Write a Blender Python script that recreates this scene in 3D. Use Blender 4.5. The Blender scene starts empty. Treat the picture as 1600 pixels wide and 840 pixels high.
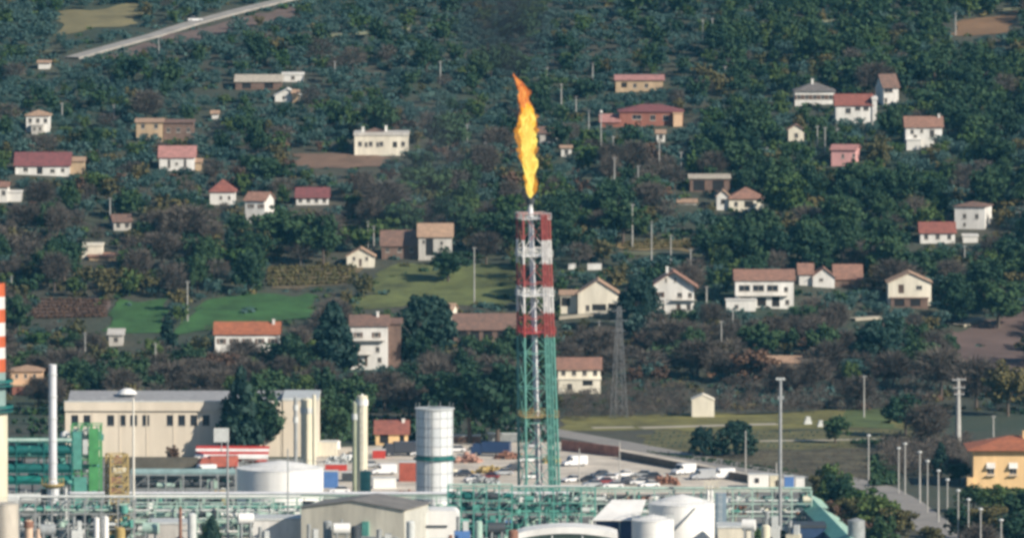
import bpy, math, random
import numpy as np
from mathutils import Vector, Matrix, noise
R = math.radians
random.seed(7)
rng = np.random.default_rng(7)
scn = bpy.context.scene
col = scn.collection

# ---------------------------------------------------------------- camera
CAM = Vector((0, 0, 166.0))
FPX = 14400.0                      # focal length in pixels of a 1600 px wide picture
PITCH = math.atan((420 + 508) / FPX)
cam_d = bpy.data.cameras.new('camera')
cam = bpy.data.objects.new('camera', cam_d); col.objects.link(cam)
cam.location = CAM; cam.rotation_euler = (math.pi/2 - PITCH, 0, 0)
cam_d.sensor_width = 36; cam_d.lens = FPX / 1600 * 36
cam_d.clip_start = 1; cam_d.clip_end = 30000
scn.camera = cam

# ---------------------------------------------------------------- sky, sun, exposure
SUN_AZ, SUN_EL = R(52), R(29)      # azimuth to the right of "behind the camera"
w = bpy.data.worlds.new('World'); scn.world = w; w.use_nodes = True
nt = w.node_tree; nt.nodes.clear()
sky = nt.nodes.new('ShaderNodeTexSky'); sky.sky_type = 'NISHITA'; sky.sun_disc = False; sky.ozone_density = 3.5; sky.dust_density = 0.6
sky.sun_elevation = SUN_EL; sky.sun_rotation = math.pi - SUN_AZ
bgn = nt.nodes.new('ShaderNodeBackground'); bgn.inputs['Strength'].default_value = 0.075
wo = nt.nodes.new('ShaderNodeOutputWorld')
nt.links.new(sky.outputs[0], bgn.inputs[0]); nt.links.new(bgn.outputs[0], wo.inputs[0])
sd = bpy.data.lights.new('sun', 'SUN'); sd.energy = 5.0; sd.angle = R(0.5); sd.color = (1.0, 0.90, 0.76)
sun = bpy.data.objects.new('sun', sd); col.objects.link(sun)
to_sun = Vector((math.sin(SUN_AZ)*math.cos(SUN_EL), -math.cos(SUN_AZ)*math.cos(SUN_EL), math.sin(SUN_EL)))
sun.rotation_euler = to_sun.to_track_quat('Z', 'Y').to_euler()
vs = scn.view_settings
vs.view_transform = 'Standard'; vs.look = 'None'; vs.gamma = 1; vs.exposure = 0.25; vs.use_curve_mapping = False
scn.cycles.filter_width = 3.3      # the photograph is soft
scn.cycles.max_bounces = 6; scn.cycles.diffuse_bounces = 3; scn.cycles.volume_bounces = 0
scn.cycles.transparent_max_bounces = 8

# ---------------------------------------------------------------- terrain height, pixel <-> ground
def ss(t): t = min(1, max(0, t)); return t*t*(3-2*t)
def H(x, y):
    t = y - 2078
    z = 0.0
    if t > 0:
        tt = min(t, 1250)
        z = 0.131*tt*tt/300 if tt < 150 else 0.131*(tt-75)
        z += 1.6*ss(t/160)*(math.sin(x/47+1.3)*math.sin(y/83) + 0.6*math.sin(x/23+y/61))
        if t > 1250: z += 60*(1-math.exp(-(t-1250)/900))
    if y < 900: z = 160*(1-ss((y+60)/620)) if y > -60 else 160
    if abs(x) > 400 and y < 2078: z += 25*ss((abs(x)-400)/1500)*ss((2078-abs(y-900))/900)
    return z
FWD = Vector((0, math.cos(PITCH), -math.sin(PITCH))); UP = Vector((0, math.sin(PITCH), math.cos(PITCH)))
def at(px, row, dy=0.0):
    """ground point behind a pixel of the photograph"""
    d = FWD + Vector((1, 0, 0))*((px-800)/FPX) + UP*((420-row)/FPX)
    lo, hi = 1500.0, None
    y = 1500.0
    while y < 3400:
        p = CAM + d*(y/d.y)
        if p.z < H(p.x, p.y): hi = y; break
        lo = y; y += 12
    if hi is None: hi = 3400
    for _ in range(18):
        m = (lo+hi)/2; p = CAM + d*(m/d.y)
        if p.z < H(p.x, p.y): hi = m
        else: lo = m
    p = CAM + d*(hi/d.y); return Vector((p.x, p.y, H(p.x, p.y)))
def proj(p):
    v = Vector(p) - CAM; f = v.dot(FWD)
    return 800 + FPX*v.x/f, 420 - FPX*v.dot(UP)/f, FPX/f
def scale_at(p): return FPX/((Vector(p)-CAM).dot(FWD))

# ---------------------------------------------------------------- materials
MATS = {}
def mat(name, c, rough=0.75, var=0.25, nscale=0.6, metal=0.0, bump=0.0, bscale=4.0, dirt=None, streak=False):
    if name in MATS: return MATS[name]
    m = bpy.data.materials.new(name); m.use_nodes = True; t = m.node_tree; n = t.nodes
    b = n['Principled BSDF']; b.inputs['Roughness'].default_value = rough; b.inputs['Metallic'].default_value = metal
    tc = n.new('ShaderNodeTexCoord'); mp = n.new('ShaderNodeMapping')
    t.links.new(tc.outputs['Object'], mp.inputs[0])
    if streak: mp.inputs['Scale'].default_value = (1, 1, 0.18)
    nz = n.new('ShaderNodeTexNoise'); nz.inputs['Scale'].default_value = nscale; nz.inputs['Detail'].default_value = 5
    nz.inputs['Roughness'].default_value = 0.65
    t.links.new(mp.outputs[0], nz.inputs['Vector'])
    rp = n.new('ShaderNodeValToRGB'); e = rp.color_ramp.elements
    d = dirt or tuple(v*(1-var) for v in c)
    e[0].position = 0.32; e[0].color = (*d, 1)
    e[1].position = 0.66; e[1].color = (*[min(1, v*(1+var*0.3)) for v in c], 1)
    t.links.new(nz.outputs[0], rp.inputs[0])
    t.links.new(rp.outputs[0], b.inputs['Base Color'])
    if bump:
        n2 = n.new('ShaderNodeTexNoise'); n2.inputs['Scale'].default_value = bscale; n2.inputs['Detail'].default_value = 4
        bp = n.new('ShaderNodeBump'); bp.inputs['Strength'].default_value = bump; bp.inputs['Distance'].default_value = 0.3
        t.links.new(tc.outputs['Object'], n2.inputs['Vector']); t.links.new(n2.outputs[0], bp.inputs['Height'])
        t.links.new(bp.outputs[0], b.inputs['Normal'])
    MATS[name] = m; return m
def roofmat(name, c, d):
    if name in MATS: return MATS[name]
    m = mat(name, c, 0.85, 0.4, 0.9, dirt=d)
    t = m.node_tree; n = t.nodes; b = n['Principled BSDF']
    tc = n.new('ShaderNodeTexCoord'); wv = n.new('ShaderNodeTexWave'); wv.wave_type = 'BANDS'; wv.bands_direction = 'X'
    wv.inputs['Scale'].default_value = 1.3; wv.inputs['Distortion'].default_value = 0.4
    bp = n.new('ShaderNodeBump'); bp.inputs['Strength'].default_value = 0.7; bp.inputs['Distance'].default_value = 0.12
    t.links.new(tc.outputs['Object'], wv.inputs['Vector']); t.links.new(wv.outputs[1], bp.inputs['Height'])
    t.links.new(bp.outputs[0], b.inputs['Normal'])
    return m
def leafmat(name, c, c2, hue=0.5):
    m = bpy.data.materials.new(name); m.use_nodes = True; t = m.node_tree; n = t.nodes
    b = n['Principled BSDF']; b.inputs['Roughness'].default_value = 0.7
    b.inputs['Specular IOR Level'].default_value = 0.25
    g = n.new('ShaderNodeNewGeometry'); oi = n.new('ShaderNodeObjectInfo')
    at_ = n.new('ShaderNodeAttribute'); at_.attribute_name = 'tint'
    a = n.new('ShaderNodeMath'); a.operation = 'ADD'
    t.links.new(oi.outputs['Random'], a.inputs[0]); t.links.new(at_.outputs['Fac'], a.inputs[1])
    fr = n.new('ShaderNodeMath'); fr.operation = 'FRACT'; t.links.new(a.outputs[0], fr.inputs[0])
    mx = n.new('ShaderNodeMath'); mx.operation = 'MULTIPLY_ADD'; mx.inputs[1].default_value = 0.74
    t.links.new(fr.outputs[0], mx.inputs[0])
    ml = n.new('ShaderNodeMath'); ml.operation = 'MULTIPLY'; ml.inputs[1].default_value = 0.26
    t.links.new(g.outputs['Random Per Island'], ml.inputs[0]); t.links.new(ml.outputs[0], mx.inputs[2])
    rp = n.new('ShaderNodeValToRGB'); e = rp.color_ramp.elements
    e[0].position = 0.05; e[0].color = (*c, 1); e[1].position = 0.95; e[1].color = (*c2, 1)
    t.links.new(mx.outputs[0], rp.inputs[0]); t.links.new(rp.outputs[0], b.inputs['Base Color'])
    MATS[name] = m; return m
def glass(name='window glass'):
    if name in MATS: return MATS[name]
    m = mat(name, (0.03, 0.035, 0.045), 0.12, 0.3); return m

# ---------------------------------------------------------------- mesh helpers
class MB:
    def __init__(s): s.v = []; s.f = []; s.sm = []
    def add(s, vs_, fs, smooth=False):
        o = len(s.v); s.v += [tuple(p) for p in vs_]; s.f += [tuple(i+o for i in f) for f in fs]; s.sm += [smooth]*len(fs); return s
    def box(s, x0, x1, y0, y1, z0, z1):
        return s.add([(x0,y0,z0),(x1,y0,z0),(x1,y1,z0),(x0,y1,z0),(x0,y0,z1),(x1,y0,z1),(x1,y1,z1),(x0,y1,z1)],
                     [(0,3,2,1),(4,5,6,7),(0,1,5,4),(1,2,6,5),(2,3,7,6),(3,0,4,7)])
    def beam(s, p, q, w, h=None):
        p, q = Vector(p), Vector(q); h = h or w; d = (q-p).normalized()
        a = Vector((0,0,1)) if abs(d.z) < 0.95 else Vector((0,1,0))
        u = d.cross(a).normalized()*w/2; v = u.cross(d).normalized()*h/2
        return s.add([p-u-v,p+u-v,p+u+v,p-u+v,q-u-v,q+u-v,q+u+v,q-u+v],
                     [(0,1,2,3),(4,7,6,5),(0,4,5,1),(1,5,6,2),(2,6,7,3),(3,7,4,0)])
    def tube(s, p, q, r0, r1=None, n=10, caps=True):
        p, q = Vector(p), Vector(q); r1 = r0 if r1 is None else r1; d = (q-p).normalized()
        a = Vector((0,0,1)) if abs(d.z) < 0.95 else Vector((0,1,0))
        u = d.cross(a).normalized(); v = u.cross(d).normalized()
        c = [(math.cos(2*math.pi*i/n), math.sin(2*math.pi*i/n)) for i in range(n)]
        A = [p+(u*x+v*y)*r0 for x, y in c]; B = [q+(u*x+v*y)*r1 for x, y in c]
        s.add(A+B, [(i, (i+1) % n, n+(i+1) % n, n+i) for i in range(n)], True)
        if caps: s.add(A, [tuple(range(n))[::-1]]); s.add(B, [tuple(range(n))])
        return s
    def lathe(s, prof, n=24, c=(0,0,0), a0=0, a1=None):
        full = a1 is None; a1 = 2*math.pi if full else a1; k = n if full else n+1
        for (r0, z0), (r1, z1) in zip(prof[:-1], prof[1:]):
            A = [(c[0]+r0*math.cos(a0+(a1-a0)*i/n), c[1]+r0*math.sin(a0+(a1-a0)*i/n), c[2]+z0) for i in range(k)]
            B = [(c[0]+r1*math.cos(a0+(a1-a0)*i/n), c[1]+r1*math.sin(a0+(a1-a0)*i/n), c[2]+z1) for i in range(k)]
            s.add(A+B, [(i, (i+1) % k, k+(i+1) % k, k+i) for i in range(n)], True)
        return s
    def prism(s, poly, axis, a, b):
        """poly in the plane across axis ('x': (y,z); 'y': (x,z); 'z': (x,y)) extruded from a to b"""
        f = {'x': lambda p, t: (t, p[0], p[1]), 'y': lambda p, t: (p[0], t, p[1]), 'z': lambda p, t: (p[0], p[1], t)}[axis]
        n = len(poly)
        return s.add([f(p, a) for p in poly]+[f(p, b) for p in poly],
                     [tuple(range(n)), tuple(range(2*n-1, n-1, -1))]+[(i, n+i, n+(i+1) % n, (i+1) % n) for i in range(n)])
    def mesh(s, name, m):
        me = bpy.data.meshes.new(name); me.from_pydata(s.v, [], s.f)
        me.polygons.foreach_set('use_smooth', s.sm); me.materials.append(m); me.update(); return me
    def build(s, name, m, parent=None, loc=None, rz=0):
        return link(name, s.mesh(name, m), parent, loc, rz)
def link(name, me, parent=None, loc=None, rz=0):
    o = bpy.data.objects.new(name, me); col.objects.link(o)
    if parent: o.parent = parent
    if loc is not None: o.location = loc
    if rz: o.rotation_euler[2] = rz
    return o
LAND = []      # landmarks for wording: (px, row, words)
def tag(o, label, cat, group=None):
    o['label'] = label; o['category'] = cat
    if group: o['group'] = group
    return o
def thing(name, label, cat, loc, rz=0, group=None, land=None):
    o = bpy.data.objects.new(name, None); col.objects.link(o); o.location = loc; o.rotation_euler[2] = rz
    o.empty_display_size = 0.5
    if land: LAND.append((*land[:2], land[2]))
    return tag(o, label, cat, group)
def struct(o): o['kind'] = 'structure'; return o
def copy_tree(o, parent=None):
    c = o.copy(); col.objects.link(c); c.parent = parent
    for ch in [k for k in o.children if k.name in KEEP]: copy_tree(ch, c)
    return c
class _All:
    def __contains__(s, k): return True
KEEP = _All()
KEEPOUT = []   # (px, row, distance y): a tree nearer than y may not cover this pixel
def keep_rect(x0, x1, r0, r1, y, step=5):
    for px in np.arange(x0, x1+1, step):
        for rr in np.arange(r0, r1+1, step): KEEPOUT.append((float(px), float(rr), y))

# ================================================================ SETTING
def axis(fine0, fine1, step, lo, hi, g=1.35):
    a = list(np.arange(fine0, fine1+step, step)); d = step
    while a[-1] < hi: d *= g; a.append(a[-1]+d)
    d = step
    while a[0] > lo: d *= g; a.insert(0, a[0]-d)
    return a
xs = axis(-190, 190, 4, -9000, 9000); ys = axis(1660, 2860, 4, 640, 11000, 1.3)
ys = [-2500, -1200, -500, -200, -100] + list(range(-60, 640, 20)) + [y for y in ys if y > 640]
nx, ny = len(xs), len(ys)
V = [(x, y, H(x, y)) for y in ys for x in xs]
F = [(j*nx+i, j*nx+i+1, (j+1)*nx+i+1, (j+1)*nx+i) for j in range(ny-1) for i in range(nx-1)]
def ground_mat():
    m = bpy.data.materials.new('rough ground'); m.use_nodes = True; t = m.node_tree; n = t.nodes
    b = n['Principled BSDF']; b.inputs['Roughness'].default_value = 0.95
    tc = n.new('ShaderNodeTexCoord')
    def nz(sc, det=6):
        k = n.new('ShaderNodeTexNoise'); k.inputs['Scale'].default_value = sc; k.inputs['Detail'].default_value = det
        t.links.new(tc.outputs['Object'], k.inputs['Vector']); return k
    a, c, f = nz(0.012), nz(0.05), nz(0.7)
    r1 = n.new('ShaderNodeValToRGB'); e = r1.color_ramp.elements
    e[0].position = 0.38; e[0].color = (0.030, 0.052, 0.028, 1); e[1].position = 0.62; e[1].color = (0.085, 0.066, 0.052, 1)
    r2 = n.new('ShaderNodeValToRGB'); e = r2.color_ramp.elements
    e[0].position = 0.4; e[0].color = (0.028, 0.048, 0.030, 1); e[1].position = 0.62; e[1].color = (0.070, 0.075, 0.045, 1)
    t.links.new(a.outputs[0], r1.inputs[0]); t.links.new(c.outputs[0], r2.inputs[0])
    mx = n.new('ShaderNodeMix'); mx.data_type = 'RGBA'; mx.inputs[0].default_value = 0.5
    t.links.new(r1.outputs[0], mx.inputs[6]); t.links.new(r2.outputs[0], mx.inputs[7])
    m2 = n.new('ShaderNodeMix'); m2.data_type = 'RGBA'; m2.blend_type = 'MULTIPLY'; m2.inputs[0].default_value = 0.6
    t.links.new(mx.outputs[2], m2.inputs[6]); t.links.new(f.outputs[0], m2.inputs[7])
    sc2 = n.new('ShaderNodeMix'); sc2.data_type = 'RGBA'; sc2.blend_type = 'MULTIPLY'; sc2.inputs[0].default_value = 1
    sc2.inputs[7].default_value = (1.5, 1.5, 1.5, 1); t.links.new(m2.outputs[2], sc2.inputs[6])
    t.links.new(sc2.outputs[2], b.inputs['Base Color'])
    bp = n.new('ShaderNodeBump'); bp.inputs['Strength'].default_value = 0.8; bp.inputs['Distance'].default_value = 0.4
    t.links.new(f.outputs[0], bp.inputs['Height']); t.links.new(bp.outputs[0], b.inputs['Normal'])
    return m
me = bpy.data.meshes.new('ground'); me.from_pydata(V, [], F); me.materials.append(ground_mat())
me.polygons.foreach_set('use_smooth', [True]*len(F)); ground = struct(link('ground', me))

SHEETS = []    # world polygons where no random tree grows
def patch(name, quad, m, lift=0.12, n=14, notree=True, keep=True):
    P = [at(*q) for q in quad]; V = []; F = []
    for j in range(n+1):
        for i in range(n+1):
            u, v = i/n, j/n
            p = (P[0]*(1-u)+P[1]*u)*(1-v)+(P[3]*(1-u)+P[2]*u)*v
            if i in (0, n) or j in (0, n):
                p = p + Vector((noise.noise((p.x*.12, p.y*.12, 3))*5.0, noise.noise((p.x*.1, p.y*.1, 9))*11.0, 0))
            V.append((p.x, p.y, H(p.x, p.y)+lift))
    for j in range(n):
        for i in range(n): F.append((j*(n+1)+i, j*(n+1)+i+1, (j+1)*(n+1)+i+1, (j+1)*(n+1)+i))
    me = bpy.data.meshes.new(name); me.from_pydata(V, [], F); me.materials.append(m)
    if notree: SHEETS.append([(p.x, p.y) for p in P])
    if keep:
        for _ in range(int(keep*60)):
            u, v = rng.random(), rng.random()
            p = (P[0]*(1-u)+P[1]*u)*(1-v)+(P[3]*(1-u)+P[2]*u)*v
            a, b, _s = proj((p.x, p.y, H(p.x, p.y))); KEEPOUT.append((a, b, p.y))
    return struct(link(name, me))
def flat(name, poly, m, z):
    P = [at(*q) for q in poly]
    me = bpy.data.meshes.new(name); me.from_pydata([(p.x, p.y, z) for p in P], [], [tuple(range(len(P)))]); me.materials.append(m)
    SHEETS.append([(p.x, p.y) for p in P]); return struct(link(name, me))
def ribbon(name, pts, width, m, lift=0.1, keep=True, sub=8):
    P = [at(*q) for q in pts]; Q = []
    for a, b in zip(P[:-1], P[1:]):
        for k in range(sub): Q.append(a.lerp(b, k/sub))
    Q.append(P[-1]); V = []; F = []
    for i, p in enumerate(Q):
        d = (Q[min(i+1, len(Q)-1)]-Q[max(i-1, 0)]); d.z = 0; d.normalize(); nn = Vector((-d.y, d.x, 0))*width/2
        zz = max(H(p.x+nn.x, p.y+nn.y), H(p.x-nn.x, p.y-nn.y), H(p.x, p.y))+lift
        for s_ in (-1, 1): V.append((p.x+nn.x*s_, p.y+nn.y*s_, zz))
        SHEETS.append([(p.x-width*.7, p.y-width*.7), (p.x+width*.7, p.y-width*.7), (p.x+width*.7, p.y+width*.7), (p.x-width*.7, p.y+width*.7)])
        if keep: a, b, _ = proj((p.x, p.y, zz)); KEEPOUT.append((a, b, p.y))
    n = len(V)
    V += [(x, y, z-0.6) for x, y, z in V]
    for i in range(len(Q)-1):
        F.append((2*i, 2*i+1, 2*i+3, 2*i+2)); F.append((2*i, 2*i+2, n+2*i+2, n+2*i)); F.append((2*i+1, n+2*i+1, n+2*i+3, 2*i+3))
    me = bpy.data.meshes.new(name); me.from_pydata(V, [], F); me.materials.append(m); return struct(link(name, me))

M_asph = mat('worn asphalt', (0.20, 0.195, 0.19), 0.9, 0.25, 0.25)
M_pale_asph = mat('pale asphalt', (0.36, 0.34, 0.31), 0.9, 0.25, 0.2)
M_conc = mat('plant concrete', (0.24,0.24,0.22), .9, .6, 0.12, bump=0.2)
M_sand = mat('pale gravel yard', (0.66, 0.59, 0.49), 0.95, 0.35, 0.12, bump=.4, bscale=1.0)
patch('hay_field', [(93,20),(218,8),(216,38),(95,50)], mat('dry grass field', (0.23,0.20,0.095), .95, .35, .08))
MG = mat('green crop field', (0.045,0.135,0.032), .95, .5, .12, bump=.6, bscale=1.2)
patch('green_field', [(176,468),(262,470),(256,520),(166,522)], MG)
patch('green_field', [(318,468),(488,460),(482,498),(270,524)], MG)
patch('meadow', [(600,420),(806,410),(806,478),(560,482)], mat('olive meadow', (0.14,0.165,0.05), .95, .6, .10, bump=.6, bscale=1.2))
MBR = mat('tilled brown soil', (0.20,0.125,0.085), .95, .35, .15)
patch('vineyard_soil', [(58,466),(170,470),(166,497),(50,500)], mat('vineyard soil', (0.17,0.12,0.10), .95, .3, .3))
patch('vineyard_soil', [(424,418),(556,415),(548,446),(415,450)], mat('vineyard ground', (0.17,0.13,0.07), .95, .4, .3))
patch('ploughed_field', [(456,238),(598,242),(606,262),(480,264)], MBR, keep=0.6)
patch('ploughed_field', [(1498,30),(1590,20),(1572,52),(1484,56)], mat('warm brown soil', (0.24,0.14,0.07), .95, .35, .1))
patch('dry_field', [(975,379),(1086,376),(1086,389),(975,392)], mat('yellow stubble', (0.26,0.19,0.08), .95, .4, .15))
patch('bare_hillside', [(1490,515),(1606,480),(1606,600),(1480,592)], mat('bare brown slope', (0.15,0.10,0.085), .95, .35, .1), keep=0.3)
MGL = mat('rough meadow grass', (0.20,0.185,0.05), .95, .6, .12, bump=.8, bscale=1.5)
patch('roadside_bank', [(150,92),(470,8),(470,26),(200,92)], mat('brown bank', (0.17,0.12,0.10), .95, .4, .2), 0.1, keep=0)
patch('meadow', [(880,650),(1442,638),(1440,668),(880,672)], MGL, 0.03, keep=1.0)
patch('meadow', [(1010,672),(1440,669),(1400,702),(1000,700)], mat('grey olive grass', (0.15,0.14,0.05), .95, .65, .12, bump=.8, bscale=1.5), 0.025, keep=0.8)
patch('lawn', [(1320,640),(1400,638),(1396,668),(1316,668)], mat('lawn green', (0.10,0.14,0.035), .95, .5, .12), 0.06, keep=0.8)
patch('meadow', [(1020,702),(1395,702),(1370,752),(1256,742)], mat('brown grey grass', (0.12,0.105,0.06), .95, .7, .12, bump=.8, bscale=1.5), 0.022, keep=0.6)
patch('lawn', [(1515,756),(1625,756),(1625,775),(1510,778)], mat('lawn green', (0,0,0)), 0.03, keep=0.5)
flat('plant_yard', [(-190,716),(500,716),(560,735),(1240,764),(1345,800),(1420,900),(-190,900)], M_conc, 0.02)
flat('gravel_yard', [(480,700),(700,692),(905,690),(1252,748),(1252,768),(480,780)], M_sand, 0.05)
for q in [(720,745),(800,742),(900,745),(1000,735),(1100,738),(640,760)]: KEEPOUT.append((*q, 1900.0))
ribbon('hill_road', [(112,92),(165,77),(240,57),(300,38),(330,30),(380,17),(460,-3),(520,-14)], 5, M_pale_asph, 0.4)
ribbon('country_road', [(800,662),(872,676),(950,690),(1040,707),(1130,724),(1240,747)], 8.5, mat('grey road', (0.30,0.28,0.255), .9, .2, .2), 0.08)
ribbon('access_road', [(1290,742),(1370,762),(1412,785),(1450,815),(1500,862),(1560,930)], 8, mat('grey road', (0,0,0)), 0.08)
MP = mat('pale dirt track', (0.42,0.38,0.30), .95, .25, .2)
ribbon('dirt_track', [(925,668),(990,667)], 3.5, MP, 0.07); ribbon('dirt_track', [(1000,668),(1100,665),(1215,662)], 4.5, MP, 0.07)
ribbon('dirt_track', [(1170,689),(1300,687),(1418,684)], 3.0, MP, 0.07); ribbon('dirt_track', [(1545,686),(1640,680)], 3.0, MP, 0.07)
MT = mat('grassy track', (0.19,0.20,0.13), .95, .3, .1)
ribbon('hill_track', [(1180,38),(1300,34),(1440,24),(1600,14)], 3, MT, 0.4, keep=False)
ribbon('hill_track', [(-20,80),(110,82)], 3, MT, 0.4, keep=False)
ribbon('hill_track', [(440,62),(560,54),(640,46)], 4, MT, 0.4, keep=False)
ribbon('hill_track', [(860,392),(980,396),(1100,400)], 3, MT, 0.3, keep=False)
ribbon('lower_track', [(870,498),(935,492)], 4, MP, 0.3)
ribbon('lower_track', [(1330,500),(1372,497)], 3.4, MP, 0.3)
ribbon('lower_track', [(1496,510),(1530,498)], 3.4, MP, 0.3)

# ================================================================ HOUSES
W = {'white': mat('white render', (0.82,0.80,0.75), .85, .34, .35, streak=True), 'cream': mat('cream render', (0.83,0.77,0.63), .85, .30, .35, streak=True),
     'pale': mat('pale grey render', (0.58,0.55,0.50), .85, .3, .5, streak=True), 'pink': mat('pink render', (0.72,0.38,0.36), .85, .2, .5, streak=True),
     'peach': mat('peach render', (0.78,0.52,0.33), .85, .2, .5, streak=True), 'orange': mat('orange render', (0.84,0.57,0.29), .85, .18, .5, streak=True),
     'rust': mat('rust red render', (0.33,0.13,0.09), .85, .3, .5, streak=True), 'tan': mat('tan render', (0.52,0.38,0.24), .85, .3, .5, streak=True),
     'brown': mat('brown stone', (0.20,0.13,0.10), .9, .4, .8), 'beige': mat('beige wall', (0.76,0.67,0.54), .85, .2, .15, streak=True)}
RF = {'red': roofmat('red tiles', (0.36,0.125,0.09), (0.22,0.085,0.07)), 'terra': roofmat('terracotta tiles', (0.40,0.21,0.145), (0.22,0.13,0.10)),
      'brown': roofmat('brown tiles', (0.26,0.15,0.11), (0.16,0.11,0.09)), 'grey': roofmat('grey tiles', (0.21,0.19,0.18), (0.13,0.12,0.115)),
      'maroon': roofmat('maroon tiles', (0.27,0.09,0.09), (0.17,0.07,0.07)), 'tan': roofmat('tan tiles', (0.52,0.34,0.22), (0.36,0.24,0.17)),
      'pink': roofmat('pinkish tiles', (0.52,0.25,0.22), (0.36,0.18,0.16)), 'pale': roofmat('pale sheet roof', (0.60,0.53,0.42), (0.45,0.40,0.33)),
      'bright': roofmat('orange red tiles', (0.48,0.16,0.075), (0.30,0.11,0.06)), 'slate': roofmat('grey sheet', (0.40,0.40,0.40), (0.30,0.30,0.31))}
M_frame = mat('painted window frame', (0.55,0.50,0.43), .6, .2); M_sill = mat('stone sill', (0.55,0.52,0.47), .8, .2)
M_shut = mat('brown shutters', (0.13,0.07,0.045), .7, .3); M_shutg = mat('green shutters', (0.05,0.12,0.07), .7, .3)
M_door = mat('dark wooden door', (0.10,0.06,0.04), .7, .3); M_dark = mat('opening shade', (0.018,0.018,0.02), .9, .2)
_wc = {}
def win_mesh(w, h, kind):
    k = (round(w*4)/4, round(h*4)/4, kind)
    if k in _wc: return _wc[k]
    t = 0.07; f = MB()
    for a in ((-w/2, w/2, -h/2, -h/2+t), (-w/2, w/2, h/2-t, h/2), (-w/2, -w/2+t, -h/2+t, h/2-t), (w/2-t, w/2, -h/2+t, h/2-t)): f.box(a[0], a[1], -0.03, 0.10, a[2], a[3])
    if kind in 'ws': f.box(-0.03, 0.03, 0.0, 0.09, -h/2+t, h/2-t)
    fm = f.mesh('window_frame', M_frame)
    pm = MB().box(-w/2+t, w/2-t, 0.05, 0.08, -h/2+t, h/2-t).mesh('pane', glass() if kind != 'd' else M_door)
    sm = MB().box(-w/2-0.1, w/2+0.1, -0.14, -0.032, -h/2-0.09, -h/2-0.005).mesh('sill', M_sill) if kind in 'ws' else None
    hm = None
    if kind == 's':
        hm = MB().box(-w*.23, w*.23, -0.08, -0.035, -h/2, h/2).mesh('shutter', M_shut)
    _wc[k] = (fm, pm, sm, hm); return _wc[k]
def wall_front(mb, W_, z0, z1, holes, y=0.0):
    xsb = sorted({-W_/2, W_/2} | {v for a in holes for v in a[:2]}); zsb = sorted({z0, z1} | {v for a in holes for v in a[2:]})
    for xa, xb in zip(xsb[:-1], xsb[1:]):
        for za, zb in zip(zsb[:-1], zsb[1:]):
            cx, cz = (xa+xb)/2, (za+zb)/2
            if any(a[0] < cx < a[1] and a[2] < cz < a[3] for a in holes): continue
            mb.add([(xa,y,za),(xb,y,za),(xb,y,zb),(xa,y,zb)], [(0,1,2,3)])
    for a in holes:
        x0, x1, za, zb = a; d = y+0.22
        mb.add([(x0,y,za),(x1,y,za),(x1,y,zb),(x0,y,zb),(x0,d,za),(x1,d,za),(x1,d,zb),(x0,d,zb)],
               [(0,4,5,1),(1,5,6,2),(2,6,7,3),(3,7,4,0),(4,7,6,5)])
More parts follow.
